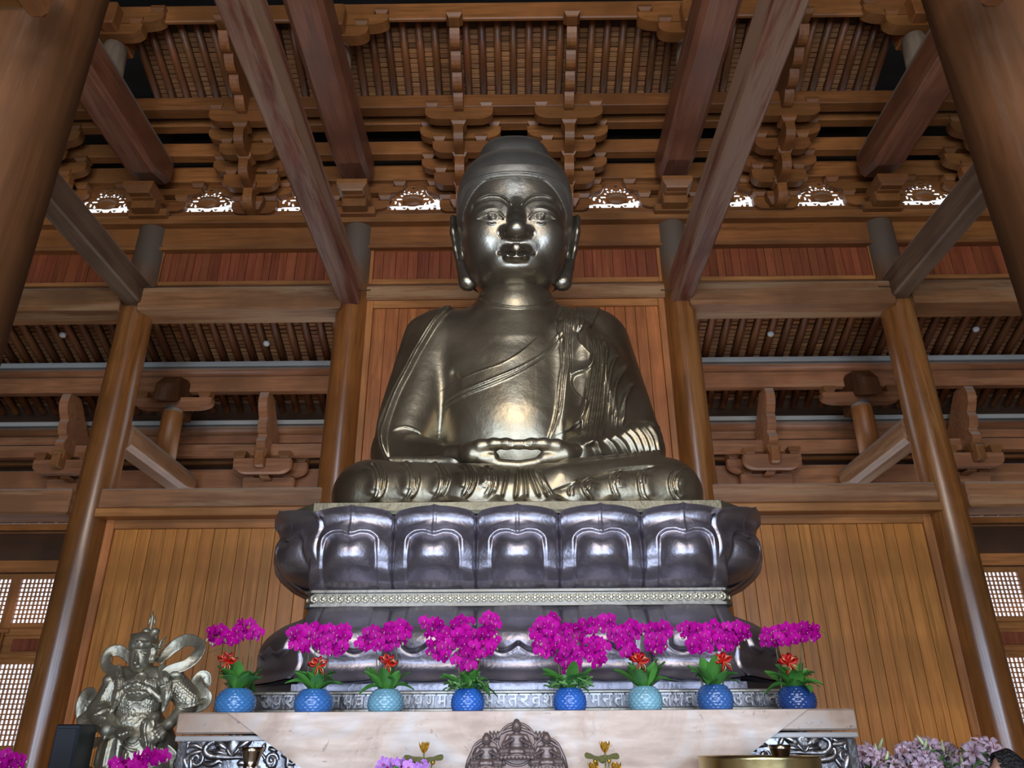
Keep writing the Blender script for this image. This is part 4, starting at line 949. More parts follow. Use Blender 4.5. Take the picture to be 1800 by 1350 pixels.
# ---- head (leans forward a little: modelled upright, then sheared)
def lean(z): return .20 * (np.clip(z, 7.0, 8.3) - 7.4)
def AL(px, py, Y):
    p = P(px, py, Y)
    for _ in range(4): p = P(px, py, Y - float(lean(p.z)))
    return (p.x, p.y + float(lean(p.z)), p.z)
HD = SDF((-1.0, 7.6, 6.35), (1.0, 9.75, 9.05), .0125); k = .08
HD.ell((0, 8.62, 7.86), (.70, .68, .98), k, p=2.5).ell((0, 8.42, 7.42), (.60, .46, .56), .18, p=2.3).ell((0, 8.8, 8.2), (.70, .75, .8), .1)
HD.cap((0, 8.88, 6.42), (0, 8.85, 7.1), .50, .48, .03)
HD.ell((0, 8.12, 7.08), (.32, .15, .16), .14)                                     # chin
f9 = lambda x, y, Y: AL(820 + x / 9, 330 + y / 9, Y)
for sg in (-1, 1):
    m_ = lambda x: 790 + sg * (790 - x) * -1 if sg < 0 else 790 + (790 - x)
    fm = lambda x, y, Y: f9(x if sg < 0 else 1580 - x, y, Y)
    HD.ell(fm(330, 800, 8.16), (.23, .17, .26), .14)                                 # cheek
    HD.ell(fm(410, 330, 8.08), (.22, .10, .14), .07)                                # upper lid bulge
    HD.ell(fm(390, 450, 8.07), (.19, .13, .095), .035)                             # eyeball
    HD.cap(fm(640, 300, 8.04), fm(560, 560, 8.10), .04, .04, .07, op='sub')         # hollow beside the nose
    HD.ell(fm(640, 738, 7.99), (.098, .11, .075), .05)                              # nostril wing
    HD.ell(fm(690, 806, 7.93), (.030, .05, .022), .03, op='sub')
    HD.cap(fm(470, 1020, 8.06), fm(520, 1060, 8.02), .014, .012, .05, op='sub')       # corner of the mouth
for x_ in (762, 818): HD.chain([f9(x_, 270, 8.0), f9(x_, 480, 7.91), f9(x_, 620, 7.83), f9(x_, 670, 7.81)], [.055, .062, .075, .075], .05)
HD.ell(f9(790, 695, 7.86), (.15, .12, .075), .05, p=2.5)
HD.ell(f9(790, 900, 8.04), (.24, .10, .13), .08)
HD.cap(f9(640, 1000, 7.98), f9(790, 985, 7.90), .062, .075, .03).cap(f9(940, 1000, 7.98), f9(790, 985, 7.90), .062, .075, .03)   # lips
HD.cap(f9(670, 1085, 7.95), f9(900, 1085, 7.95), .062, .062, .03).cap(f9(760, 1090, 7.93), f9(820, 1090, 7.93), .07, .07, .03)
HD.cap(f9(520, 1036, 7.99), f9(790, 1043, 7.84), .018, .022, .02, op='sub').cap(f9(1060, 1036, 7.99), f9(790, 1043, 7.84), .018, .022, .02, op='sub')
HD.cap(f9(650, 1175, 7.93), f9(930, 1175, 7.93), .03, .03, .06, op='sub')
# ears: long flat shells with a heavy lobe
for sg in (-1, 1):
    ex = lambda px, py, Y: AL(px if sg < 0 else 1811 - px, py, Y)
    HD.chain([ex(797, 388, 8.85), ex(799, 410, 8.80), ex(803, 440, 8.76), ex(809, 470, 8.72)], [.075, .09, .08, .075], .04, flat=((1, .35 * sg, 0), .6))
    HD.chain([ex(803, 388, 8.9), ex(806, 415, 8.86), ex(812, 450, 8.80)], [.06, .09, .08], .04)
    HD.cap(ex(812, 468, 8.70), ex(819, 497, 8.62), .075, .10, .04); HD.cap(ex(826, 500, 8.60), ex(835, 492, 8.56), .075, .05, .04)
V, F = HD.mesh(2); V[:, 1] -= lean(V[:, 2])
L = Relief(785, 290, 1025, 545, 4.0)
f = lambda *p: [(820 + x / 9, 330 + y / 9) for x, y in p]; mir = lambda pts: [(820 + 1580 / 9 - (x - 820), y) for x, y in pts]
for side_ in (0, 1):
    T = (lambda p: mir(p)) if side_ else (lambda p: p)
    brow = f((60, 375), (90, 280), (170, 195), (300, 130), (400, 110), (520, 120), (620, 170), (690, 245), (715, 290)); L.ridge(T(brow), 1.1, .022); L.ridge([(x, y + 4.5) for x, y in T(brow)], 3.6, -.016)
    L.fill(T(f((170, 490), (260, 430), (360, 385), (450, 380), (530, 420), (590, 490), (500, 500), (400, 515), (280, 508))), .9, -.022)   # eye opening
    up_ = f((160, 492), (260, 425), (360, 380), (450, 375), (530, 412), (600, 490)); L.ridge(T(up_), .8, .020); L.ridge([(x, y - 3.2) for x, y in T(up_)], .9, -.012)
    L.ridge(T(f((190, 495), (300, 512), (400, 520), (500, 505), (580, 492))), .7, .014)
    L.fill(T(f((330, 440), (350, 395), (410, 385), (460, 400), (475, 450), (455, 490), (410, 505), (355, 490))), .8, .014)
    cx, cy = (820 + 412 / 9, 330 + 445 / 9); ring = [(cx + 4.6 * math.cos(a), cy + 4.6 * math.sin(a)) for a in np.linspace(0, 6.283, 13)]; L.ridge(T(ring), .8, .018, False)
    L.ridge(T([(cx - .3, cy - 3), (cx, cy + 1)]), 1.0, .016, False)
    L.ridge(T(f((330, 560), (400, 585), (470, 565))), 1.8, .010)
    L.ridge(T(f((520, 690), (510, 750), (560, 810))), 1.4, -.012)
L.ridge(f((570, 1000), (640, 950), (720, 935), (755, 960), (790, 985), (825, 960), (860, 935), (940, 950), (1010, 1000)), .8, .014)
L.ridge(f((750, 830), (755, 930)), .9, .004); L.ridge(f((830, 830), (825, 930)), .9, .004)
L.ridge(f((490, 1030), (600, 1040), (700, 1030), (790, 1045), (880, 1030), (980, 1040), (1090, 1030)), .9, -.016)
L.ridge([(837, 511), (860, 523), (905, 530), (950, 525), (975, 513)], .9, .0)
V, F = subdiv(V, F); V = L.apply(V, F); statue_part('head', V, F, M['bronze_face'])
# ---- hair: a smooth cap with a rim, and the topknot
HR = SDF((-1.05, 7.7, 6.9), (1.05, 9.95, 10.0), .016)
HR.ell((0, 8.80, 8.15), (.79, .86, .765), .03, p=2.5).ell((0, 8.95, 7.6), (.74, .62, .75), .1)
zr_ = lambda x, b: b - .30 * (np.abs(x) / .62) ** 2.4
def opening(grow):
    def fn(X, Y, Z):
        ax = np.abs(X); dz = Z - (8.135 + grow - .27 * (ax / .66) ** 3.4); dx = ax - (.665 + grow * .6); dy = Y - 8.72
        return np.maximum(np.maximum(dz, dx), dy)
    return fn
HR.fn(opening(0.0), .025, 'sub')
HR.fn(lambda X, Y, Z: Z - 7.35 + 0 * X + 0 * Y, .03, 'sub')
HR.ell((0, 9.02, 9.02), (.53, .54, .45), .02, p=2.7)
V, F = HR.mesh(2); V[:, 1] -= lean(V[:, 2]); V, F = subdiv(V, F)
L = Relief(785, 230, 1025, 540, 4.0); rim_ = [(806, 400), (807, 368), (814, 343), (826, 327), (846, 318), (876, 311.5), (906, 309.5), (936, 311.5), (967, 319), (987, 330), (998, 346), (1003, 372), (1003, 400)]
L.ridge([(905 + (x - 905) * 1.0, y - 1.5) for x, y in rim_], 1.3, .016); L.ridge([(905 + (x - 905) * 1.012, y - 6.5) for x, y in rim_], 1.2, .014); L.ridge([(905 + (x - 905) * 1.006, y - 4) for x, y in rim_], 1.0, -.012)
V = L.apply(V, F); statue_part('hair', V, F, M['bronze_hair'])
# ============================================================ lotus throne
TY0 = 7.0; TX = 1.905; CH = .44; TD = 3.5      # front plane, half width of the flat front, corner chamfer, depth
zu0, zu1, zrim = Zc(1036, 7.15), Zc(891, 7.0), Zc(881.5, 7.05)
zl0, zl1 = Zc(1197, 6.9), Zc(1063, 7.15)
TC = (0, TY0 + TD / 2)
thr = empty('lotus_throne', (0, TC[1], 0), 'wide bronze lotus throne with two rows of petals under the seated figure', 'throne', None, kind='thing')
def plan(off):
    """chamfered rectangle grown outwards by off, counterclockwise from the front left"""
    a, c, d = TX, CH, TD / 2; k = off * math.tan(R(22.5))
    return [(-a - k, -d - off), (a + k, -d - off), (a + c + off, -d + c - k), (a + c + off, d - c + k), (a + k, d + off), (-a - k, d + off), (-a - c - off, d - c + k), (-a - c - off, -d + c - k)]
def ringbody(name, prof, mat, pl=None):
    m = MB(); vs = []; n = 8
    for off, z in prof: vs += [(x, y, z) for x, y in (pl or plan)(off)]
    fs = [(i * n + j, i * n + (j + 1) % n, (i + 1) * n + (j + 1) % n, (i + 1) * n + j) for i in range(len(prof) - 1) for j in range(n)]
    fs += [tuple(range(n))[::-1], tuple((len(prof) - 1) * n + j for j in range(n))]
    return m.add(vs, fs).build(name, mat, thr)
def lerp_prof(pr, v):
    for (a, x), (b, y) in zip(pr[:-1], pr[1:]):
        if v <= b: t = (v - a) / (b - a); t = t * t * (3 - 2 * t) * .35 + t * .65; return x + (y - x) * t
    return pr[-1][1]
def smooth_prof(pr, v):
    ks = [p[0] for p in pr]; i = max(0, min(len(pr) - 2, sum(1 for k in ks if k <= v) - 1)); p = [pr[max(0, min(len(pr) - 1, j))] for j in (i - 1, i, i + 1, i + 2)]; t = (v - p[1][0]) / (p[2][0] - p[1][0])
    a, b, c, d = [q[1] for q in p]; return .5 * (2 * b + (c - a) * t + (2 * a - 5 * b + 4 * c - d) * t * t + (3 * b - a - 3 * c + d) * t ** 3)
UP = [(0, -.19), (.1, -.085), (.25, .005), (.45, .045), (.65, .03), (.82, -.005), (.93, .005), (1, .045)]
UPC = [(0, -.46), (.1, -.25), (.25, -.06), (.45, .03), (.65, .03), (.82, -.005), (.93, .005), (1, .045)]
LOWC = [(0, .155), (.1, .085), (.22, .055), (.35, .06), (.5, .04), (.65, -.03), (.8, -.16), (.92, -.33), (1, -.47)]
LOW = [(0, .155), (.1, .085), (.22, .055), (.35, .075), (.5, .085), (.65, .05), (.8, -.03), (.92, -.12), (1, -.19)]
def sg_(x): return 1 / (1 + math.exp(-max(-30, min(30, x))))
def petal_up(w, flare, pr=None):
    m = MB(); H = zu1 - zu0
    def fn(u, v):
        s_ = 2 * u - 1; x = s_ * w / 2; vt = 1 - .055 * abs(s_) ** 2.2 - .05 * max(0, abs(s_) - .86) / .14 + .015 * max(0, 1 - abs(s_) * 9); z = v * vt
        o = smooth_prof(pr or UP, v) + flare * max(0, v - .72) ** 1.6 * max(0, 1 - abs(s_) * .9)
        o -= .085 * abs(s_) ** 2.4 * (1 - .25 * v) * min(1, v * 3) + .03 * sg_((abs(s_) - .975) * 200)                       # rounded cheeks, groove at the edge
        top = .685 - .055 * max(0, 1 - abs(s_) / .26) ** 1.3 - 1.1 * max(0, abs(s_) - .38) ** 2.0
        bw = .63 if v < .5 else .63 - .10 * ((v - .5) / .17) ** 4 * .6
        d = min((top - v) * H, (bw - abs(s_)) * w / 2); ins = sg_(d / .0038); o += .042 * math.exp(-max(0, -d) / .06) * (1 - ins) * sg_((v - .52) * 14) + ins * (-.022 + .105 * max(0, 1 - (s_ / bw) ** 2) ** .8 * (1 - math.exp(-max(0, top - v) * 9)) * min(1, max(.1, (v + .1) * 2.2))) ; o -= .010 * math.exp(-((d + .004) / .006) ** 2)
        o += .012 * math.exp(-(s_ / .02) ** 2) * sg_((v - top - .02) * 60)                                     # midrib above the boss
        return (x, -o, zu0 + z * H)
    m.grid(fn, 57, 61); m.grid(lambda u, v: (fn(u, 1)[0], fn(u, 1)[1] + .16 * v, fn(u, 1)[2] - .01 * v), 57, 3); return m.mesh('petal')
def petal_low(w, pr=None):
    m = MB(); H = zl1 - zl0
    def fn(u, v):                       # v = 0 at the tip (bottom), 1 at the waist
        s_ = 2 * u - 1; x = s_ * w / 2 ; z = v + .05 * abs(s_) ** 2.2 * (1 - v)
        o = smooth_prof(pr or LOW, v); o -= .05 * abs(s_) ** 3.2 + .03 * sg_((abs(s_) - .975) * 200); o += .05 * max(0, .12 - v) * 8 * max(0, 1 - abs(s_)) * .5
        bot = .36 + .10 * max(0, 1 - abs(s_) / .30) ** 1.4 + 1.1 * max(0, abs(s_) - .38) ** 2; bw = .60
        d = min((v - bot) * H, (bw - abs(s_)) * w / 2); ins = sg_(d / .0055); o += .06 * ins * (1 - .45 * (s_ / .6) ** 2) * (1 - .55 * max(0, v - .6) / .4); o -= .02 * math.exp(-((d + .012) / .011) ** 2)
        return (x, -o, zl0 + z * H)
    m.grid(lambda u, v: fn(1 - u, v), 57, 61); m.grid(lambda u, v: (fn(u, 0)[0], fn(u, 0)[1] + .2 * v, fn(u, 0)[2] - .012), 57, 3); return m.mesh('petal')
PW = 2 * TX / 5; PU, PL = petal_up(PW, .25), petal_low(PW); CW = CH * math.sqrt(2) * 1.22; PUc, PLc = petal_up(CW, .9, UPC), petal_low(CW, LOWC)
for me in (PU, PL, PUc, PLc): me.materials.append(M['bronze_throne'])
def put_petal(me, x, y, rz): o = link('petal', me, None, thr); o.location = (x, y, 0); o.rotation_euler = (0, 0, rz)
d2 = TD / 2; sidelen = TD - 2 * CH; ns = 3; PS = sidelen / ns; PUs, PLs = petal_up(PS, .25, UPC), petal_low(PS, LOWC)
for me in (PUs, PLs): me.materials.append(M['bronze_throne'])
for A, B, Cc in ((PU, PUc, PUs), (PL, PLc, PLs)):
    for i in range(-2, 3): put_petal(A, i * PW, -d2, 0); put_petal(A, i * PW, d2, math.pi)
    for (sx, sy, rz) in ((-1, -1, -R(45)), (1, -1, R(45)), (1, 1, R(135)), (-1, 1, -R(135))): put_petal(B, sx * (TX + CH / 2), sy * (d2 - CH / 2), rz)
    for j in range(ns):
        y = -d2 + CH + (j + .5) * PS; put_petal(Cc, TX + CH, y, R(90)); put_petal(Cc, -TX - CH, y, -R(90))
ringbody('throne_core', [(-.50, zu0 - .02), (-.40, zu0 + .06), (-.16, zu0 + .3), (-.09, zu1 - .06)], M['bronze_throne'])
ringbody('seat_rim', [(-.10, zu1 - .06), (-.035, zu1 - .05), (-.02, zu1 - .02), (-.02, zrim - .01), (-.04, zrim), (-.3, zrim)], M['rim'])
ringbody('throne_core', [(-.05, zl0 - .01), (-.06, zl0 + .1), (-.14, zl0 + .28), (-.50, zl1 + .01)], M['bronze_throne'])
zb0, zb1 = Zc(1062, 7.16), Zc(1037, 7.16)
def waist(off):
    h, d, c = 1.95 + off + .165, TD / 2 + off, .07
    return [(-h + c, -d), (h - c, -d), (h, -d + c), (h, d - c), (h - c, d), (-h + c, d), (-h, d - c), (-h, -d + c)]
M['core'] = plain('inner bronze darkened as shade', (.035, .033, .036), .6, .4); M['bronze_band'] = bronze('grey ground of the waist band', (.33, .31, .28), .4, .3, 12.0, patina=.5); M['medal'] = bronze('pale brass medallion', (.60, .56, .44), .34, .2, 30.0)  # core colour is darkened to put shade into the gaps between petals
ringbody('waist_band', [(-.21, zb0 - .02), (-.165, zb0 - .01), (-.165, zb0 + .012), (-.19, zb0 + .016), (-.19, zb1 - .016), (-.165, zb1 - .012), (-.165, zb1 + .01), (-.21, zb1 + .02)], M['bronze_band'], waist)
ringbody('throne_core', [(-.235, zl1 - .25), (-.215, zl1 + .03)], M['core'], waist); ringbody('throne_core', [(-.215, zu0 - .03), (-.235, zu0 + .2)], M['core'], waist)
md = MB(); r = .0375
md.lathe([(r, 0), (r, .010), (r * .93, .015), (r * .86, .012), (r * .80, .007), (r * .5, .009), (r * .45, .014), (r * .2, .012), (.001, .015)], (0, 0, 0), 20)
for a in range(6): md.sph((.62 * r * math.cos(a * R(60)), .62 * r * math.sin(a * R(60)), .009), .006, 6, 4)
MD = md.mesh('medallion'); MD.transform(Matrix.Rotation(R(90), 4, 'X')); MD.materials.append(M['medal'])
nm_ = 49; xw = 1.885
for i in range(nm_):
    o = link('medallion', MD, None, thr); o.location = (-xw + (i + .5) * 2 * xw / nm_, -d2 + .188, (zb0 + zb1) / 2)
for sx in (-1, 1):
    for i in range(12): o = link('medallion', MD, None, thr); o.location = (sx * (1.95 - .022), -d2 + .29 + i * .078, (zb0 + zb1) / 2); o.rotation_euler = (0, 0, sx * R(90))
# base slab and the plinth that carries the letters
ringbody('base_slab', [(-.02, Zc(1214, 6.95) - .02), (.03, Zc(1213, 6.95)), (.03, Zc(1200, 6.95)), (-.03, zl0 - .01)], M['bronze_throne'])
YPF = 6.84
zp0, zp1 = .0, Zc(1213, YPF)
def prect(off): return off
pm = MB(); px_ = 2.24
pm.box(-px_, px_, YPF - TC[1], d2 + .2, 0, zp1 - .005, .01).build('plinth', None, thr).data.materials.append(bronze('dark ground of the plinth', (.20, .195, .21), .36, .3, 10.0))
MB().box(-px_ - .02, px_ + .02, YPF - .03 - TC[1], d2, zp1 - .03, zp1, .008).build('plinth_moulding', M['bronze_pale'], thr)
MB().box(-px_ - .02, px_ + .02, YPF - .03 - TC[1], d2, Zc(1246, YPF) - .05, Zc(1244, YPF), .008).build('plinth_moulding', M['bronze_pale'], thr)
# raised letters, in the order they can be made out between the pots
M['letter'] = bronze('letters paled for highlights', (.40, .39, .395), .34, .2, 20.0, patina=.2); M['plinth'] = bronze('dark ground of the lettering', (.22, .215, .23), .36, .3, 10.0)  # pale metal puts the edge highlights into the letter colour
letters = 'उ प र द ह म न म व स म न य प ण म म स ल म म त र व श त र प म न त व म म ल म व न म र उ व म त'.split()
zc0, zc1 = Zc(1243, YPF), Zc(1219, YPF); hL = zc1 - zc0
pit = 2 * (px_ - .12) / len(letters)
for i, ch_ in enumerate(letters):
    cu = bpy.data.curves.new('letter', 'FONT'); cu.body = ch_; cu.extrude = .06; cu.offset = .012; cu.resolution_u = 2
    o = bpy.data.objects.new('letter', cu); COL.objects.link(o); dg = bpy.context.evaluated_depsgraph_get(); me = bpy.data.meshes.new_from_object(o.evaluated_get(dg)); bpy.data.objects.remove(o)
    co = np.array([v.co for v in me.vertices]); lo, hi = co.min(0), co.max(0); s_ = np.maximum(hi - lo, 1e-4)
    co = (co - (lo + hi) / 2) / s_; co[:, 0] *= pit * .86; co[:, 1] *= hL * .95; co[:, 2] *= .032
    me.vertices.foreach_set('co', co[:, [0, 2, 1]].astype(np.float32).ravel() * np.tile([1, -1, 1], len(co)).astype(np.float32)); me.update(); me.materials.clear(); me.materials.append(M['letter'])
    l = link('letter', me, None, thr); l.location = (-px_ + .12 + (i + .5) * pit, YPF - .008 - TC[1], (zc0 + zc1) / 2)
# ============================================================ altar
_t = NT('polished copper sheet'); _v = _t.coord((1, 1, 1)); _n1 = _t.noise(_v, 2.2, 6, .62, .8); _n2 = _t.noise(_t.coord((1.2, 1, 6)), 3.0, 5, .6); _n3 = _t.noise(_v, 9.0, 5, .7, 1.5)
_c = _t.ramp(_n1, [(.30, (.31, .19, .13)), (.5, (.47, .335, .25)), (.68, (.46, .41, .385))]); _c = _t.mix(_t.ramp(_n3, [(.63, (0, 0, 0)), (.68, (.8, .8, .8))]), _c, (.20, .125, .095)); _c = _t.mix(_t.math('MULTIPLY', _n2, .35), _c, (.52, .43, .36))
_t.bump(_n1, .12, .02); _t.set(Base_Color=_c, Metallic=.25, Roughness=_t.ramp(_n2, [(.3, (.34,) * 3), (.7, (.55,) * 3)])); M['copper'] = _t.m
M['pewter'] = bronze('grey pewter relief', (.34, .33, .34), .32, .3, 12.0)
M['silver'] = plain('bright metal edge', (.42, .40, .385), .45, .3)
AY = 6.0; AX0, AX1 = Xc(313, 1250, AY), Xc(1504, 1250, AY); AZ = Zc(1249, AY); ac = (AX0 + AX1) / 2; AH = (AX1 - AX0) / 2
alt = empty('altar_table', (ac, AY, 0), 'long altar clad in polished copper sheet with dark scroll relief panels', 'altar', None, kind='thing')
z1, z2, z3 = Zc(1287, AY), Zc(1290, AY), Zc(1300, AY)
MB().box(-AH, AH, 0, .72, z1 - .0, AZ, .012).build('altar_top', M['copper'], alt)
MB().box(-AH + .0, AH - .0, .02, .70, z3, z2, .006).build('edge_strip', M['silver'], alt)
MB().box(-AH + .03, AH - .03, .05, .68, 0, z3).build('altar_body', M['pewter'], alt)
# hanging sheet: a wide triangle that comes to a point below the picture
xa, xb = Xc(403, 1251, AY) - ac, Xc(1418, 1248, AY) - ac; xm = (xa + xb) / 2; zk = AZ - (xb - xa) / 2 * .64
pts = [(xa, AZ - .004), (xb, AZ - .004), (xm, zk)]
MB().prism(pts[::-1], 'y', -.022, -.004).build('hanging_sheet', M['copper'], alt)
# seams of the sheet
for px in (467, 1356):
    x = Xc(px, 1270, AY) - ac
zr0 = Zc(1350, AY) - .25
# carved scroll panel, left and right: relief in the thickness of the metal
def scroll_tube(m, pts, r, y=.045):
    p = catmull(pts, 6); m.tube([(a, y, b) for a, b in p], [r * (.55 + .9 * math.sin(math.pi * min(.92, .15 + .85 * i / (len(p) - 1)))) for i in range(len(p))], 8)
def spiral(cx, cz, r0, turns, a0, sg): return [(cx + r0 * (1 - .82 * t) * math.cos(a0 + sg * t * turns * 6.283), cz + r0 * (1 - .82 * t) * math.sin(a0 + sg * t * turns * 6.283)) for t in np.linspace(0, 1, 14)]
q = lambda px, py: (Xc(px, py, AY) - ac, Zc(py, AY, px))
fL = lambda x, y: q(300 + x / 5.625, 1230 + y / 5.625); fR = lambda x, y: q(1230 + x / 6.2, 1230 + y / 6.2)
def panel(f, mirror, strokes, spirals, petals, nm):
    m = MB()
    for pts, r in strokes: m = MB(); scroll_tube(m, [f(*p) for p in pts], r); m.build('scroll', M['pewter'], alt)
    for (x, y, rr, a, sg) in spirals: c = f(x, y); m = MB(); scroll_tube(m, spiral(c[0], c[1], rr, 1.35, a, sg), .013); m.build('scroll', M['pewter'], alt)
    for (x, y, w, h, rot) in petals:
        c = f(x, y); cr, sr = math.cos(R(rot)), math.sin(R(rot))
        def fn(u, v, c=c, w=w, h=h): a = (u - .5) * 2; t = v; wd = math.sin(math.pi * min(1, t * .94 + .03)) ** .8; px_ = a * w / 2 * wd; pz = (t - .5) * h; d = -.03 * (1 - a * a) * wd; return (c[0] + px_ * cr - pz * sr, .048 + d, c[1] + px_ * sr + pz * cr)
        m = MB(); m.grid(fn, 9, 11); m.build('lotus_petal', M['pewter'], alt)
panel(fL, 0, [([(420, 405), (345, 450), (320, 500), (345, 545), (420, 565), (560, 570), (740, 568)], .020), ([(60, 470), (130, 440), (180, 405)], .014), ([(130, 460), (220, 455), (300, 490)], .012), ([(120, 640), (150, 560), (230, 520), (310, 510)], .014), ([(300, 630), (380, 640), (450, 610), (490, 625)], .016), ([(640, 640), (680, 625), (740, 640)], .015),
              ([(880, 520), (900, 470), (915, 430)], .012), ([(900, 590), (930, 610), (880, 530)], .012), ([(950, 480), (1010, 500), (1020, 530)], .014), ([(1080, 540), (1140, 570), (1140, 660), (1200, 670)], .016), ([(1040, 420), (1100, 470), (1070, 490)], .012), ([(930, 640), (990, 660), (1015, 600), (970, 550)], .014), ([(1240, 560), (1300, 620), (1400, 660)], .014)],
      [(1190, 590, .05, 0, 1), (230, 590, .05, 1, -1), (120, 450, .03, 2, 1), (980, 600, .045, 0, 1), (60, 640, .04, 0, 1)], [(590, 450, .13, .19, 0), (480, 450, .07, .16, 60), (690, 450, .07, .16, -60), (460, 520, .05, .15, 80), (710, 520, .05, .15, -80), (560, 520, .05, .12, 40), (630, 520, .05, .12, -40), (120, 620, .07, .16, 30), (180, 640, .06, .14, 10)], 'left')
panel(fR, 1, [([(1360, 410), (1430, 450), (1440, 520), (1390, 570), (1300, 580), (1130, 575), (960, 575)], .018), ([(930, 410), (900, 470), (880, 500)], .013), ([(1440, 490), (1560, 480), (1640, 460), (1700, 490)], .014), ([(1470, 430), (1540, 450), (1640, 420)], .013), ([(1250, 650), (1330, 660), (1450, 640), (1500, 600), (1490, 540), (1440, 520)], .018), ([(1500, 640), (1560, 720), (1560, 760)], .014), ([(430, 620), (450, 560), (520, 540), (545, 600)], .015), ([(560, 530), (600, 540), (640, 560)], .012), ([(640, 500), (700, 490), (760, 500)], .014), ([(990, 660), (1060, 640), (1100, 655)], .013)],
      [(1600, 600, .055, 2, -1), (500, 580, .035, 0, 1), (730, 610, .032, 1, -1), (1640, 520, .03, 0, 1)], [(1145, 440, .12, .17, 0), (1040, 450, .07, .16, 65), (1260, 450, .07, .16, -65), (1060, 530, .05, .15, 85), (1240, 530, .05, .15, -85), (1120, 530, .05, .12, 40), (1190, 530, .05, .12, -40), (1630, 690, .08, .18, -25)], 'right')
for px, py in ((1129 / 6.2, 435 / 6.2), (1163 / 6.2, 435 / 6.2), (1045 / 6.2, 460 / 6.2), (1245 / 6.2, 457 / 6.2), (1328 / 6.2, 497 / 6.2), (1140 / 6.2, 480 / 6.2), (1168 / 6.2, 480 / 6.2)):
    x, z = q(1230 + px, 1230 + py); MB().sph((x, .02, z), .014, 10, 6).build('bead', M['silver'], alt)
for sg in (-1, 1): MB().box(sg * (AH - .06) - .035, sg * (AH - .06) + .035, .02, .10, 0, z3 - .002, .008).build('corner_post', M['pewter'], alt)
# ---- relief plaque with small seated figures, standing before the hanging sheet
M['plaque'] = plain('rose brown bronze plaque', (.21, .155, .14), .45, .55); M['plaque_flat'] = plain('rubbed copper ground of the plaque', (.30, .21, .18), .6, .15)
PYq = 5.86; pz = lambda px, py: (Xc(px, py, PYq), Zc(py, PYq, px)); kx = 480 / 1800
rp = lambda x, y: pz(660 + x * kx, 1260 + y * kx)
cx0 = rp(932, 0)[0]; plq = empty('relief_plaque', (cx0, PYq, 0), 'round-topped bronze plaque with small seated figures before the copper sheet', 'plaque', None, kind='thing')
out = [rp(*p) for p in ((598, 340), (610, 290), (650, 205), (700, 170), (770, 150), (790, 130), (820, 110), (870, 88), (915, 78), (932, 70), (950, 78), (1000, 92), (1045, 115), (1075, 135), (1100, 150), (1160, 170), (1215, 205), (1245, 270), (1262, 340))]
out = [(x - cx0, z) for x, z in out]; zb_ = Zc(1349, PYq) - .35; poly = out + [(out[-1][0], zb_), (out[0][0], zb_)]
MB().prism(poly, 'y', .03, .06).build('back_plate', M['plaque_flat'], plq)
m = MB(); m.tube([(x, .03, z) for x, z in out], .012, 8); m.build('rim', M['plaque'], plq)
fg = SDF((-.2, -.12, -.02), (.2, .1, .36), .006); k = .015
fg.ell((0, 0, .05), (.13, .055, .036), k).ell((0, 0, .11), (.058, .04, .06), k).ell((0, 0, .155), (.075, .038, .026), k).ell((0, -.012, .230), (.040, .038, .048), .01).ell((0, -.005, .272), (.022, .022, .016), .008).cap((0, 0, .16), (0, -.005, .2), .02, .02, .01)
for s_ in (-1, 1): fg.cap((s_ * .07, 0, .155), (s_ * .105, -.015, .095), .020, .017, .008).cap((s_ * .105, -.015, .095), (s_ * .035, -.055, .13), .016, .013, .008).cap((s_ * .12, 0, .045), (-s_ * .04, -.045, .042), .030, .024, .01); fg.ell((s_ * .014, -.047, .234), (.008, .006, .005), .004)
fg.ell((0, -.05, .222), (.007, .008, .012), .004).ell((0, 0, .008), (.14, .065, .016), .008)
for a in range(9): fg.ell(((a - 4) * .031, -.048 + .010 * abs(a - 4) * .5, .0), (.016, .02, .022), .004)
FV, FF = fg.mesh(2); FM = np_mesh('seated_figure', FV, FF); FM.materials.append(M['plaque'])
for (x, y, s_, hr) in ((932, 268, 1.0, 125), (730, 342, .92, 95), (1130, 336, .92, 95)):
    a, z = rp(x, y); o = link('seated_figure', FM, None, plq); s2 = s_ * .86; o.scale = (s2, s2, s2 * .98); o.location = (a - cx0, .01, z)
    c = rp(x, y - 88); r_ = hr * kx * 5.4 / 1360; m = MB(); m.tube([(c[0] - cx0 + r_ * math.cos(t), .028, c[1] + r_ * math.sin(t)) for t in np.linspace(0, 2 * math.pi, 33)], .009, 8, cap=False); m.build('halo_ring', M['plaque'], plq)
    m = MB(); m.grid(lambda u, v: (c[0] - cx0 + r_ * .6 * v * math.cos(6.2832 * u), .024 - .006 * math.sin(v * 9), c[1] + r_ * .6 * v * math.sin(6.2832 * u)), 28, 8, wrap=True); m.build('halo_disc', M['plaque_flat'], plq)
for (x, y, s_) in ((790, 130, -1), (1075, 130, 1)):
    for j in (-1, 0, 1): a, z = rp(x + j * 20, y); MB().tube([(a - cx0, .03, z - .02), (a - cx0 + s_ * .005, .028, z + .005), (a - cx0 + s_ * .012 + j * .008, .03, z + .035)], [.012, .014, .004], 8).build('flame', M['plaque'], plq)
for (x, y) in ((845, 290), (1020, 290)):
    a, z = rp(x, y); MB().tube([(a - cx0, .024, z - .028), (a - cx0, .02, z - .015), (a - cx0, .022, z + .028)], [.012, .016, .003], 8).build('drop', M['plaque'], plq)
a, z = rp(932, 385); MB().tube([(a - cx0 + .155 * math.cos(t), .025, z + .12 * math.sin(t)) for t in np.linspace(0, math.pi, 20)], .010, 8).build('halo_ring', M['plaque'], plq)
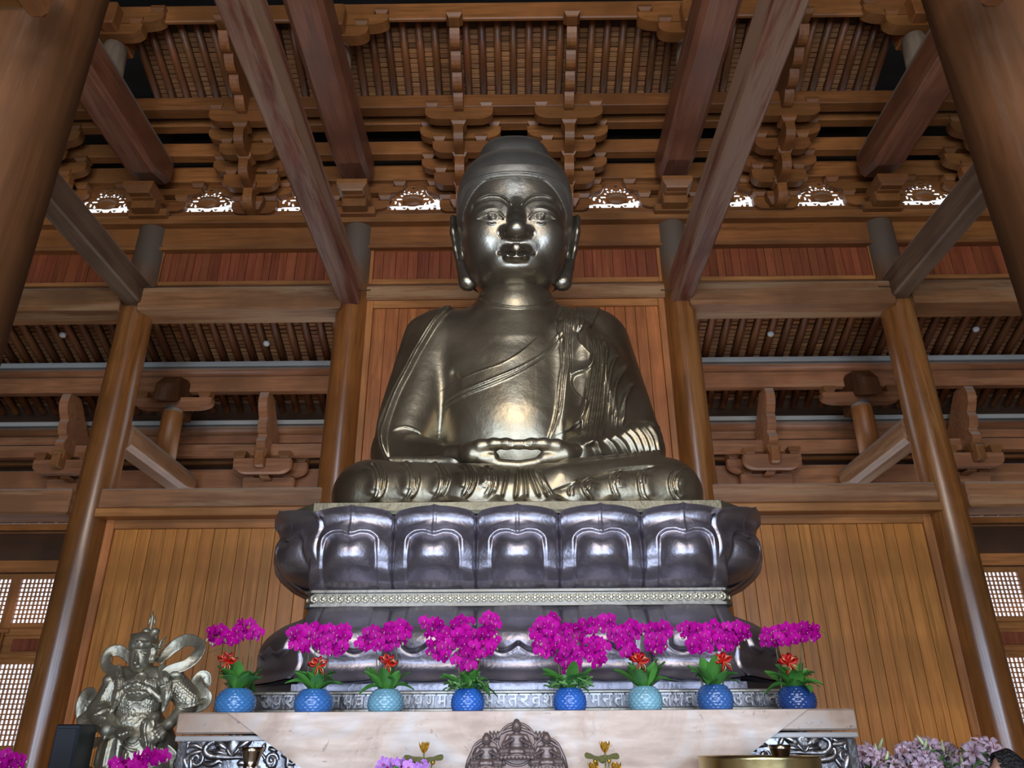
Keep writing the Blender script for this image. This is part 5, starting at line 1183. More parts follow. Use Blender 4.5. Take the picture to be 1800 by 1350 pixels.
# a narrow ledge in front of the altar carries plaque, vases, lotus stands and bowl
LZ = Zc(1349, PYq) - .35
M['ledge'] = plain('dark lacquered ledge', (.06, .03, .02), .4)
lg = MB().box(-2.3, 2.3, -.55, .10, 0, LZ, .02).build('offering_ledge', M['ledge']); lg.location = (ac, 5.88, 0); tag(lg, 'low dark offering ledge along the front of the altar', 'ledge', None, 'thing')
M['vase'] = bronze('brown bronze vase', (.30, .23, .16), .22, .08, 8.0)
VY = 5.62
def vase(px, py_top, label, s=1.0):
    p = P(px, py_top, VY); H = p.z - LZ; r = .077 * s
    prof = [(r * .75, 0), (r * .8, .02), (r * .6, .05), (r * .8, H - .42), (r * 1.15, H - .30), (r * 1.2, H - .26), (r * .95, H - .18), (r * .60, H - .135), (r * .68, H - .13), (r * .68, H - .115), (r * .60, H - .11), (r * .66, H - .08), (r * .86, H - .03), (r * 1.0, H), (r * .93, H), (r * .78, H - .04), (r * .3, H - .08)]
    e = empty('altar_vase', (p.x, VY, LZ), label, 'vase', None, kind='thing'); MB().lathe(prof, (0, 0, 0), 28).build('vase_body', M['vase'], e)
    for a in range(6): MB().sph((r * .70 * math.cos(a * R(60) + .5), r * .70 * math.sin(a * R(60) + .5), H - .122), .011, 8, 6).build('stud', M['silver'], e)
vase(445, 1313, 'flared brown bronze vase before the left scroll panel'); vase(1370, 1309, 'flared brown bronze vase behind the brass bowl', .97)
p = P(1354, 1341, 5.3); BR = .38; _b = bronze('yellow brass', (.62, .50, .24), .3, .1, 6.0)
bw = MB().lathe([(.22, 0), (.27, .02), (BR * .9, .14), (BR * 1.0, .26), (BR, p.z - LZ + .02 - .0), (BR * 1.02, p.z - LZ + .035), (BR * .95, p.z - LZ + .03), (BR * .92, .2), (.05, .1)], (0, 0, 0), 48).build('incense_bowl', _b); bw.location = (p.x, 5.3 + .25, LZ); tag(bw, 'wide yellow brass bowl at the lower edge, right of the plaque', 'bowl', None, 'thing')
# golden lotus stands
M['gold'] = plain('gilded petals', (.72, .42, .06), .35, .7); M['lleaf'] = plain('olive green metal leaf', (.22, .24, .08), .45, .3)
def lotus_petal(): m = MB(); m.grid(lambda u, v: ((u - .5) * .030 * math.sin(math.pi * (.08 + .88 * v)) ** .7, -.012 * v - .016 * math.sin(v * 1.6), .05 * v + .004 * math.cos((u - .5) * 6)), 5, 6); return m.mesh('petal')
LPm = lotus_petal(); LPm.materials.append(M['gold'])
def lotus_stand(label, blooms, leaves, base):
    b = P(base[0], base[1], VY); e = empty('lotus_stand', (b.x, VY, LZ), label, 'ornament', 'gilded lotus stands', kind='thing')
    loc = lambda px, py: Vector((P(px, py, VY).x - b.x, 0, P(px, py, VY).z - LZ))
    MB().lathe([(.09, 0), (.09, .02), (.03, .05), (.025, .12), (.05, .16), (.02, .17)], (0, 0, 0), 20).build('foot', M['gold'], e)
    for px, py in blooms:
        t = loc(px, py); MB().tube([(0, 0, .15), (t.x * .6, 0, t.z * .6), (t.x, 0, t.z - .03)], .006, 6).build('stem', M['lleaf'], e)
        MB().sph((t.x, 0, t.z), .018, 8, 6).build('seed_head', M['gold'], e)
        for k in range(18):
            o = link('petal', LPm, None, e); o.location = (t.x, 0, t.z - .03); o.rotation_euler = (-.25 - .55 * (k % 3) / 2 + .25, 0, k * 2.4); s_ = 1.0 - .12 * (k % 3); o.scale = (s_ * 1.25,) * 3
    for px, py, tilt in leaves:
        t = loc(px, py); MB().tube([(0, 0, .15), (t.x * .7, 0, t.z * .7), (t.x, 0, t.z)], .005, 6).build('stem', M['lleaf'], e)
        lf = MB().grid(lambda u, v: (.062 * v * math.cos(6.2832 * u) * 1.1, .062 * v * math.sin(6.2832 * u), -.012 * v * v + .008 * math.sin(18.85 * u) * v), 24, 6, wrap=True).build('leaf', M['lleaf'], e); lf.location = t; lf.rotation_euler = (.3, tilt, 0)
        MB().sph((t.x, 0, t.z - .028), .016, 8, 6, (1, 1, 1.2)).build('pod', M['gold'], e)
lotus_stand('gilded lotus stand with two leaves, left of the bronze plaque', [(745.5, 1314)], [(727, 1331, .15), (761, 1331, -.2), (737, 1333, .1)], (745, 1349))
lotus_stand('gilded lotus stand with several blooms, right of the bronze plaque', [(1063, 1313), (1043, 1350), (1083, 1350)], [(1046, 1329, .3), (1070, 1328, -.15)], (1064, 1349))
# ============================================================ potted orchids on the altar
def leafmat(name, a, b, rough=.38):
    t = NT(name); n = t.noise(t.coord((1, 1, 1)), 9, 4); oi = t.n('ShaderNodeObjectInfo'); c = t.ramp(n, [(.3, a), (.7, b)])
    hs = t.n('ShaderNodeHueSaturation'); t.l(c, hs.inputs['Color']); t.l(t.math('ADD', t.math('MULTIPLY', oi.outputs['Random'], .6), .7), hs.inputs['Value']); t.set(Base_Color=hs.outputs[0], Roughness=rough, Subsurface_Weight=.0); return t.m
M['leaf'] = leafmat('orchid leaf', (.035, .16, .025), (.10, .30, .05)); M['fine_leaf'] = leafmat('fine green filler leaf', (.03, .13, .03), (.16, .34, .09))
def petalmat(name, col, edge, vary=.35):
    t = NT(name); oi = t.n('ShaderNodeObjectInfo'); v = t.coord((1, 1, 1)); n = t.noise(v, 60, 3); c = t.mix(t.ramp(n, [(.35, (0, 0, 0)), (.7, (1, 1, 1))]), col, edge)
    hs = t.n('ShaderNodeHueSaturation'); t.l(c, hs.inputs['Color']); t.l(t.math('ADD', t.math('MULTIPLY', oi.outputs['Random'], vary), 1 - vary / 2), hs.inputs['Value']); t.set(Base_Color=hs.outputs[0], Roughness=.55, Specular_IOR_Level=.12); return t.m
M['orchid'] = petalmat('magenta orchid petal', (.50, .002, .27), (.40, .002, .25)); M['orchid_lip'] = plain('dark orchid lip', (.34, .0, .16), .5); M['orchid_eye'] = plain('pale orchid column', (.80, .62, .66), .5)
M['orchid_lilac'] = petalmat('lilac orchid petal', (.46, .15, .62), (.62, .36, .72)); M['stem'] = plain('brown green stem', (.13, .12, .05), .5); M['bud'] = plain('pale orchid bud', (.45, .42, .25), .5)
M['bow'] = plain('red satin ribbon', (.55, .015, .01), .28); M['bow_edge'] = plain('gold ribbon edge', (.75, .50, .16), .35, .6)
M['soil'] = plain('dark bark soil', (.03, .02, .012), .9)
def glaze(name, col):
    t = NT(name); t.set(Base_Color=t.ramp(t.noise(t.coord((1, 1, 1)), 5, 3), [(.3, tone(col, .75)), (.7, tone(col, 1.25))]), Roughness=.13, Coat_Weight=.6, Coat_Roughness=.05); return t.m
def disc(m, c, rx, rz, tilt, dy, n=10, ang=0.0, cup=.25):
    """a cupped petal: fan round its own middle, in the XZ plane, facing -Y"""
    vs = [(0, -cup * min(rx, rz) * .0, 0)]
    for i in range(n): a = 2 * math.pi * i / n; vs.append((rx * math.cos(a), -cup * .5 * min(rx, rz) * (math.cos(2 * a)), rz * math.sin(a)))
    ca, sa = math.cos(ang), math.sin(ang); out = []
    for (x, y, z) in vs: x2, z2 = x * ca - z * sa, x * sa + z * ca; out.append((c[0] + x2, c[1] + y + dy, c[2] + z2))
    m.add(out, [(0, 1 + (i + 1) % n, 1 + i) for i in range(n)], True)
def flower_mesh(r, mats):
    m = MB()
    for a in (90, 215, 325): disc(m, (.55 * r * math.cos(R(a)), 0, .55 * r * math.sin(R(a))), .52 * r, .36 * r, 0, .010, 8, R(a))
    n1 = len(m.f)
    for s_ in (-1, 1): disc(m, (s_ * .52 * r, 0, .10 * r), .58 * r, .56 * r, 0, .0, 12, 0, .35)
    n2 = len(m.f); disc(m, (0, 0, -.26 * r), .20 * r, .26 * r, 0, -.016, 7, 0, .6); n3 = len(m.f); m.sph((0, -.018, .02 * r), .08 * r, 6, 4)
    me = m.mesh('flower')
    for x in mats: me.materials.append(x)
    for i, p in enumerate(me.polygons): p.material_index = 0 if i < n2 else (1 if i < n3 else 2)
    return me
FLW = flower_mesh(.046, [M['orchid'], M['orchid_lip'], M['orchid_eye']]); FLL = flower_mesh(.042, [M['orchid_lilac'], M['orchid_lip'], M['orchid_eye']])
BUD = MB().sph((0, 0, 0), .011, 6, 5, (1, 1, 1.3)).mesh('bud'); BUD.materials.append(M['bud'])
def leaf_mesh(L, w, droop, rise=.55):
    m = MB()
    def fn(u, v): s_ = (u - .5) * 2; wd = w * math.sin(math.pi * (.10 + .88 * v)) ** .75; return (s_ * wd / 2, -L * v * math.cos(.25), L * (rise * v - droop * v * v) + .012 * s_ * s_ - .004)
    m.grid(fn, 5, 8); return m.mesh('leaf')
LEAVES = [leaf_mesh(.21, .10, d, r_) for d, r_ in ((.35, .9), (.7, .95), (1.0, .8))]
for l in LEAVES: l.materials.append(M['leaf'])
FINE = leaf_mesh(.07, .022, .5); FINE.materials.append(M['fine_leaf'])
def pot_mesh(R_, H):
    """round bellied pot with a hammered honeycomb surface"""
    m = MB(); nu, nv = 96, 40
    def fn(u, v):
        z = H * v; b = R_ * (.70 + .30 * math.sin(math.pi * min(1, .18 + v * .78)) ** .9) * (1 - .10 * max(0, v - .72) / .28)
        row = v * 8; k = 19; ph = .5 * (int(row) % 2); d = math.cos(2 * math.pi * (u * k + ph)) * .5 + .5; e = math.sin(math.pi * (row % 1)); sc = .0075 * (d * e) ** .55 * (1 if .06 < v < .96 else 0); r = b + sc
        return (r * math.cos(2 * math.pi * u), r * math.sin(2 * math.pi * u), z)
    m.grid(fn, nu, nv, wrap=True); m.lathe([(.70 * R_, 0), (.5 * R_, .002)], (0, 0, 0), 24); zt = H; r1 = math.hypot(*fn(0, 1)[:2])
    m.grid(lambda u, v: ((r1 - .016 * math.sin(math.pi * v * .5) - .0 * v) * math.cos(6.2832 * u), (r1 - .016 * math.sin(math.pi * v * .5)) * math.sin(6.2832 * u), zt + .006 * math.sin(math.pi * v) - .05 * max(0, v - .5)), 48, 7, wrap=True); return m.mesh('pot'), r1
BOWM = None
def bow(par, loc, s_=1.0, rot=0):
    e = MB()
    for k, (a, l) in enumerate(((20, .060), (70, .052), (125, .055), (165, .060), (-60, .07), (-110, .065))):
        c, q = math.cos(R(a)), math.sin(R(a))
        if a > 0: e.tube([(0, 0, 0), (c * l * .6 - q * .012, -.02, q * l * .6 + c * .012), (c * l, -.012, q * l), (c * l * .6 + q * .012, 0, q * l * .6 - c * .012), (0, -.004, 0)], .019, 6, flat=((0, 1, 0), .3))
        else: e.tube([(0, 0, 0), (c * l * .5, -.012, q * l * .5), (c * l, -.004, q * l)], .018, 6, flat=((0, 1, 0), .25))
    o = e.build('bow', M['bow'], par); o.location = loc; o.scale = (s_,) * 3; o.rotation_euler = (0, rot, 0)
    g = MB()
    for k, (a, l) in enumerate(((20, .062), (125, .058), (-60, .07), (-110, .066))): c, q = math.cos(R(a)), math.sin(R(a)); g.tube([(0, -.014, 0), (c * l * .55 - q * .015, -.030, q * l * .55 + c * .015), (c * l, -.018, q * l)], .0025, 5)
    g.build('ribbon_edge', M['bow_edge'], o)
rgp = random.Random(11); OY = 6.30
def at(px, py, Y=OY): return P(px, py, Y)
def orchid(px, pw, ptop, mat, label, blobs, stems, nleaf, bowp=None, filler=False, lsp=1.0, Y=OY, flower=FLW, pot=True, base_z=None, seed=0):
    rg = random.Random(100 + seed); b = at(px, 1249, Y); z0 = AZ if base_z is None else base_z; k = at(px + 50, 1230, Y).x - at(px - 50, 1230, Y).x; k /= 100
    e = empty('potted_orchid', (b.x, Y, z0), label, 'orchid', 'potted orchids on the altar' if pot else 'orchids at the lower edge', kind='thing'); H = at(px, ptop, Y).z - z0
    if pot:
        me, r1 = pot_mesh(pw * k / 2, H); me.materials.append(mat); link('pot', me, None, e)
        MB().lathe([(r1 - .02, 0), (r1 * .5, .012), (.01, .018)], (0, 0, H - .03), 20).build('soil', M['soil'], e)
    loc = lambda x, y, d=0.0: Vector((at(x, y, Y + d).x - b.x, d, at(x, y, Y + d).z - z0))
    for (x0, pts) in stems:
        m = MB(); q = [Vector((loc(x0, ptop).x, .02, H - .02))] + [loc(x, y, .03) for x, y in pts]; pp = catmull([tuple(v) for v in q], 5); m.tube([tuple(v) for v in pp], [.0055 - .003 * i / len(pp) for i in range(len(pp))], 6); m.build('stem', M['stem'], e)
        MB().tube([(q[0].x + .012, .03, H - .02), (q[0].x + .012 + (q[1].x - q[0].x) * .7, .035, q[1].z * .8 + .1)], .003, 5).build('support_stick', M['stem'], e)
    for (cx, cy, rx, ry, n) in blobs:
        pl = []
        for i in range(n * 40):
            if len(pl) >= n: break
            a, r_ = rg.uniform(0, 6.283), math.sqrt(rg.random()); x, y = cx + rx * r_ * math.cos(a), cy + ry * r_ * math.sin(a)
            if all((x - u) ** 2 + (y - v) ** 2 > 9.5 ** 2 for u, v in pl): pl.append((x, y))
        for (x, y) in pl:
            d = rg.uniform(-.07, .05); o = link('flower', flower, None, e); o.location = loc(x, y, d); s_ = rg.uniform(.82, 1.1); o.scale = (s_, s_, s_); o.rotation_euler = (rg.uniform(-.1, .45), rg.uniform(-.35, .35), rg.uniform(-.7, .7) + (x - cx) / max(rx, 1) * .4)
        for i in range(max(2, n // 4)):
            a = rg.uniform(0, 6.283); o = link('bud', BUD, None, e); o.location = loc(cx + rx * 1.12 * math.cos(a), cy + abs(ry * 1.2 * math.sin(a)), rg.uniform(-.03, .03)); o.scale = (rg.uniform(.6, 1.0),) * 3
    nleaf += 5
    for i in range(nleaf):
        a = (i + .5) / nleaf * 2 * math.pi + rg.uniform(-.25, .25); o = link('leaf', LEAVES[rg.choice((0, 0, 1, 1, 2))], None, e); o.location = (.02 * math.sin(a), -.02 * math.cos(a), H - .015); s_ = rg.uniform(.75, 1.1) * lsp
        o.rotation_euler = (rg.uniform(-.75, .0), rg.uniform(-.35, .35), a); o.scale = (s_, s_, s_)
    if filler:
        for i in range(90):
            a, r_ = rg.uniform(0, 6.283), math.sqrt(rg.random()) * .16; o = link('filler_leaf', FINE, None, e); o.location = (r_ * math.cos(a), r_ * math.sin(a) * .7 - .02, H + rg.uniform(.0, .12) * (1 - r_ / .2)); o.rotation_euler = (rg.uniform(-.9, .5), rg.uniform(-.6, .6), rg.uniform(0, 6.28)); s_ = rg.uniform(.7, 1.2); o.scale = (s_,) * 3
    if bowp: bow(e, loc(bowp[0], bowp[1], -.09), 1.25, rg.uniform(-.4, .4))
    return e
ORCH = [
 (412, 67, 1212, (.055, .20, .46), 'magenta orchid in a mid blue pot, leftmost of the altar row', [(386, 1118, 22, 14, 14), (433, 1108, 24, 15, 17), (411, 1122, 14, 9, 6)], [(402, [(402, 1160), (398, 1125), (375, 1118)]), (420, [(421, 1160), (421, 1120), (440, 1105)]), (432, [(438, 1160), (440, 1125), (455, 1112)]), (400, [(398, 1170), (395, 1140), (365, 1148)])], 13, (400, 1163), False),
 (550, 65, 1213, (.045, .155, .42), 'magenta orchid in a blue pot, second from the left end', [(530, 1122, 22, 20, 14), (562, 1112, 22, 14, 12), (580, 1128, 26, 20, 18), (600, 1112, 15, 10, 6)], [(540, [(542, 1165), (540, 1130), (525, 1118)]), (552, [(553, 1165), (555, 1130), (565, 1110)]), (568, [(575, 1165), (578, 1130), (600, 1112)])], 13, (560, 1170), False),
 (677, 61, 1213, (.17, .36, .46), 'magenta orchid in a pale blue-green pot, third from the left end', [(648, 1130, 18, 12, 9), (680, 1126, 26, 18, 20), (700, 1110, 22, 14, 13), (655, 1112, 16, 8, 5)], [(665, [(662, 1165), (660, 1135), (645, 1125)]), (680, [(688, 1165), (690, 1130), (700, 1108)]), (690, [(697, 1165), (698, 1135), (715, 1118)])], 13, (682, 1166), False),
 (822, 57, 1212, (.03, .13, .48), 'tall magenta orchid in a deep blue pot, first left of the middle gap', [(772, 1120, 24, 16, 15), (758, 1096, 16, 8, 5), (812, 1095, 20, 10, 9), (800, 1122, 20, 16, 12), (845, 1130, 28, 24, 26), (862, 1100, 14, 18, 9), (822, 1156, 22, 18, 14), (770, 1148, 14, 10, 5)], [(810, [(806, 1170), (800, 1120), (770, 1095)]), (820, [(820, 1170), (822, 1120), (815, 1092)]), (832, [(842, 1170), (848, 1125), (862, 1095)])], 11, None, True),
 (1002, 57, 1211, (.03, .13, .48), 'tall magenta orchid in a deep blue pot, first right of the middle gap', [(960, 1110, 26, 20, 20), (968, 1090, 8, 10, 4), (960, 1138, 18, 12, 9), (1000, 1120, 24, 20, 18), (1035, 1100, 20, 10, 8), (1065, 1098, 15, 13, 8), (1000, 1152, 20, 16, 12), (1045, 1140, 22, 16, 13), (1052, 1160, 12, 8, 4), (1003, 1174, 7, 12, 4)], [(988, [(982, 1170), (980, 1110), (965, 1088)]), (1000, [(1000, 1165), (1008, 1115), (985, 1088)]), (1018, [(1022, 1165), (1020, 1110), (1065, 1092)])], 11, None, True),
 (1135, 59, 1208, (.20, .40, .48), 'magenta orchid in a pale turquoise pot, third from the right end', [(1098, 1120, 22, 18, 15), (1120, 1105, 22, 10, 10), (1110, 1145, 14, 12, 8), (1155, 1110, 22, 14, 13), (1155, 1132, 14, 12, 7)], [(1115, [(1112, 1165), (1112, 1125), (1098, 1110)]), (1130, [(1128, 1165), (1128, 1125), (1140, 1105)]), (1145, [(1152, 1165), (1154, 1130), (1170, 1112)])], 14, (1124, 1163), False),
 (1259, 61, 1205, (.04, .12, .33), 'magenta orchid in a dark blue pot, second from the right end', [(1212, 1110, 18, 12, 10), (1230, 1132, 18, 12, 8), (1255, 1110, 22, 14, 14), (1290, 1112, 26, 14, 15), (1275, 1130, 26, 10, 10)], [(1235, [(1230, 1165), (1232, 1125), (1215, 1108)]), (1255, [(1258, 1165), (1262, 1125), (1260, 1102)]), (1270, [(1275, 1165), (1272, 1130), (1300, 1108)])], 13, (1270, 1163), False),
 (1403, 65, 1208, (.018, .055, .20), 'magenta orchid in a navy pot, rightmost of the altar row', [(1355, 1120, 18, 14, 11), (1380, 1116, 24, 14, 16), (1415, 1112, 26, 12, 14)], [(1375, [(1368, 1165), (1362, 1130), (1352, 1112)]), (1395, [(1392, 1165), (1390, 1130), (1400, 1108)]), (1408, [(1408, 1165), (1410, 1130), (1435, 1108), (1458, 1118)])], 13, (1385, 1165), False)]
for i, (px, pw, pt, col, lb, bl, stm, nl, bp, fl) in enumerate(ORCH): orchid(px, pw, pt, glaze('blue pot glaze', col), lb, bl, stm, nl, bp, fl, seed=i)
# orchids that only reach into the picture at the lower edge (their pots stand on low stands below it)
def low_orchid(px, Y, blobs, stems, label, flower, seed, z0):
    e = orchid(px, 60, 1400, None, label, blobs, stems, 6, None, False, 1.0, Y, flower, False, z0, seed); H = at(px, 1400, Y).z - z0
    me, r1 = pot_mesh(.13, .17); me.materials.append(glaze('blue pot glaze', (.05, .16, .4))); o = link('pot', me, None, e); o.location = (0, 0, H - .17); return e, H - .17
M['stand'] = plain('dark wooden stand', (.07, .035, .02), .4)
for px, Y, bl, stm, lb, fl, sd in ((18, 6.6, [(14, 1338, 30, 13, 16)], [(15, [(15, 1370), (20, 1335)])], 'magenta orchid at the lower left corner, before the lattice windows', FLW, 21), (245, 5.9, [(262, 1332, 30, 10, 14), (230, 1344, 40, 8, 13)], [(240, [(240, 1370), (258, 1330)]), (250, [(250, 1372), (215, 1340)])], 'magenta orchid in front of the armoured guardian', FLW, 22)):
    e, zz = low_orchid(px, Y, bl, stm, lb, fl, sd, 0.0); b = e.location
    s_ = MB().lathe([(.17, 0), (.17, .03), (.05, .07), (.05, zz - .06), (.17, zz - .03), (.17, zz)], (0, 0, 0), 24).build('flower_stand', M['stand']); s_.location = (b.x, b.y, 0); tag(s_, 'dark round flower stand below the ' + ('corner orchid' if px < 100 else 'orchid before the guardian'), 'stand', None, 'thing')
e, zz = low_orchid(705, 5.58, [(690, 1342, 18, 7, 6), (672, 1348, 12, 5, 3), (720, 1350, 40, 4, 6), (745, 1349, 10, 3, 2)], [(700, [(700, 1370), (690, 1342)])], 'lilac orchid beside the left gilded lotus stand', FLL, 23, LZ)
# ============================================================ pink lilies, lower right
M['lily'] = petalmat('pale pink lily petal', (.50, .30, .40), (.62, .50, .54), .5); M['lily_bud'] = leafmat('pale green lily bud', (.42, .48, .22), (.62, .62, .38)); M['lily_heart'] = plain('rust lily anther', (.30, .10, .04), .6)
def lily_mesh():
    m = MB(); n1 = 0
    for k in range(6):
        a = k * R(60) + (0 if k % 2 else .1); w = .024 if k % 2 else .017; ca, sa = math.cos(a), math.sin(a)
        def fn(u, v):
            s_ = (u - .5) * 2; r_ = .012 + .085 * v; z = .06 * math.sin(v * 2.3) - .055 * v ** 3; wd = w * math.sin(math.pi * (.1 + .88 * v)) ** .8; x, y = r_, s_ * wd; return (x * ca - y * sa, x * sa + y * ca, z + .006 * s_ * s_)
        m.grid(fn, 3, 7)
    n1 = len(m.f)
    for k in range(5): a = k * 1.2566; m.tube([(0, 0, 0), (.018 * math.cos(a), .018 * math.sin(a), .05), (.026 * math.cos(a), .026 * math.sin(a), .062)], [.002, .002, .005], 4)
    me = m.mesh('lily_flower'); me.materials.append(M['lily']); me.materials.append(M['lily_heart'])
    for i, p in enumerate(me.polygons): p.material_index = 0 if i < n1 else 1
    return me
LIL = lily_mesh(); LBUD = MB().tube([(0, 0, 0), (0, 0, .03), (0, 0, .07), (0, 0, .10)], [.006, .014, .012, .003], 6).mesh('lily_bud'); LBUD.materials.append(M['lily_bud'])
LLEAF = leaf_mesh(.13, .03, .3); LLEAF.materials.append(M['fine_leaf'])
LYY = 6.9
def lilies(px, Y, blobs, label, seed):
    rg = random.Random(seed); b = P(px, 1349, Y); e = empty('lily_bouquet', (b.x, Y, 0), label, 'lilies', 'pink lily bouquets', kind='thing')
    MB().lathe([(.16, 0), (.18, .1), (.14, .45), (.11, .62), (.15, .72), (.14, .72), (.1, .6)], (0, 0, 0), 24).build('vase', M['pale'], e)
    for (cx, cy, rx, ry, n, nb, nl) in blobs:
        for i in range(n):
            a, r_ = rg.uniform(0, 6.283), math.sqrt(rg.random()); q = P(cx + rx * r_ * math.cos(a), cy + ry * r_ * math.sin(a), Y + rg.uniform(-.2, .2)); o = link('lily_flower', LIL, None, e); o.location = (q.x - b.x, q.y - Y, q.z - .02); o.rotation_euler = (rg.uniform(.5, 1.5), rg.uniform(-.7, .7), rg.uniform(-.9, .9)); s_ = rg.uniform(.7, 1.0); o.scale = (s_,) * 3
        for i in range(nb):
            a, r_ = rg.uniform(0, 6.283), math.sqrt(rg.random()); q = P(cx + rx * r_ * math.cos(a), cy - 4 + ry * r_ * math.sin(a), Y - .1); o = link('lily_bud', LBUD, None, e); o.location = (q.x - b.x, q.y - Y, q.z - .03); o.rotation_euler = (rg.uniform(-.3, .6), rg.uniform(-.6, .6), 0)
        for i in range(nl):
            a, r_ = rg.uniform(0, 6.283), math.sqrt(rg.random()); q = P(cx + rx * r_ * math.cos(a), cy + 6 + ry * r_ * math.sin(a), Y + rg.uniform(-.1, .2)); o = link('leaf', LLEAF, None, e); o.location = (q.x - b.x, q.y - Y, q.z - .05); o.rotation_euler = (rg.uniform(-.6, .6), rg.uniform(-.6, .6), rg.uniform(0, 6.28))
    m = MB()
    for i in range(14): a, r_ = rg.uniform(0, 6.283), rg.uniform(.1, .35); m.tube([(.02 * math.cos(a), .02 * math.sin(a), .6), (r_ * .5 * math.cos(a), r_ * .4 * math.sin(a), b.z * .8), (r_ * math.cos(a), r_ * .5 * math.sin(a), b.z)], .005, 5)
    o = m.build('stems', M['stem'], e); o['kind'] = 'stuff'
lilies(1545, 6.75, [(1530, 1326, 22, 16, 16, 3, 34), (1555, 1342, 30, 10, 14, 2, 40)], 'pale pink lilies hard against the right end of the altar', 1)
lilies(1620, LYY, [(1625, 1320, 50, 16, 30, 7, 90), (1620, 1342, 60, 9, 28, 2, 80)], 'largest mass of pale pink lilies, between the altar and the glossy column', 2)
lilies(1715, 6.6, [(1722, 1322, 26, 18, 14, 3, 36), (1712, 1342, 32, 9, 14, 1, 36)], 'pale pink lilies next to the dark-haired person', 3)
# ============================================================ armoured guardian behind the left end of the altar
M['guard'] = bronze('green grey bronze of the guardian', (.50, .46, .35), .40, .3, 14.0, dust=.2, patina=.3)
GY = 7.9; gb = P(240, 1349, GY)
gr = empty('guardian_statue', (gb.x, GY, 0), 'bronze armoured guardian with a winged helmet and flying scarves, left of the altar', 'statue', None, kind='thing')
w4 = lambda x, y, d=0.0: tuple(P(120 + x / 4.654, 1060 + y / 4.655, GY + d))
g = SDF((P(120, 1340, GY).x - .3, GY - .75, .85), (P(380, 1340, GY).x + .25, GY + .6, 2.95), .0095); k = .03
# skirt, belly, breastplate, shoulders, neck
g.ell(w4(560, 1290), (.36, .26, .42), k).ell(w4(560, 1010), (.245, .20, .22), k).ell(w4(580, 800), (.245, .19, .20), k).ell(w4(590, 690), (.24, .17, .13), k)
g.cap(w4(430, 610, .03), w4(790, 610, .03), .105, .105, .05).cap(w4(620, 600), w4(625, 520), .075, .065, .03)
# arms
g.cap(w4(395, 640), w4(255, 860, -.05), .105, .085, .03).cap(w4(255, 870, -.05), w4(330, 1040, -.22), .105, .075, .03)
g.cap(w4(330, 1030, -.22), w4(470, 1060, -.30), .055, .042, .02)
g.cap(w4(850, 640, .02), w4(1000, 800, .02), .118, .115, .03).cap(w4(940, 860, .0), w4(830, 990, -.14), .062, .050, .02).cap(w4(820, 990, -.14), w4(740, 1060, -.22), .05, .045, .02)
# hanging wide sleeve on his right arm
g.cap(w4(230, 900, -.02), w4(120, 960, .0), .09, .06, .04, flat=((0, 1, 0), .6)).cap(w4(250, 980, -.05), w4(160, 1050, -.02), .08, .04, .04, flat=((0, 1, 0), .6))
# lion mask shoulders, belt boss
g.ell(w4(345, 630, -.05), (.07, .07, .06), .02).ell(w4(880, 590, -.06), (.08, .07, .05), .02).ell(w4(575, 745, -.20), (.11, .045, .05), .03)
# breast straps
g.chain([w4(410, 790, -.17), w4(470, 700, -.19), w4(560, 670, -.20), w4(660, 700, -.19), w4(760, 790, -.17)], [.025] * 5, .012)
g.chain([w4(410, 540, -.08), w4(420, 650, -.16), w4(400, 760, -.2), w4(360, 880, -.18)], [.04, .045, .045, .02], .02, flat=((0, 1, 0), .5))
g.chain([w4(770, 540, -.08), w4(780, 640, -.16), w4(810, 760, -.19), w4(775, 880, -.18)], [.045, .05, .045, .02], .02, flat=((0, 1, 0), .5))
# sword hilt / sceptre under the right hand, hands
g.cap(w4(425, 1070, -.33), w4(395, 1300, -.33), .034, .022, .012).ell(w4(425, 1075, -.33), (.05, .045, .035), .015)
def fingers(pts): 
    for p in pts: g.chain([w4(*q) for q in p], [.021, .019, .016], .008)
fingers([[(430, 1030, -.33), (490, 1035, -.36), (520, 1055, -.34)], [(430, 1045, -.34), (480, 1060, -.38), (500, 1080, -.36)], [(410, 1050, -.34), (450, 1075, -.38), (465, 1095, -.36)], [(395, 1050, -.33), (420, 1080, -.38), (430, 1100, -.36)], [(430, 1025, -.28), (480, 1020, -.26), (520, 1030, -.24)]])
fingers([[(760, 1020, -.24), (710, 1050, -.28), (680, 1090, -.26)], [(770, 1040, -.25), (725, 1080, -.29), (700, 1120, -.27)], [(785, 1060, -.25), (745, 1100, -.28), (725, 1130, -.26)], [(795, 1070, -.23), (770, 1105, -.26), (755, 1125, -.24)], [(770, 1000, -.2), (720, 1010, -.2), (690, 1030, -.2)]])
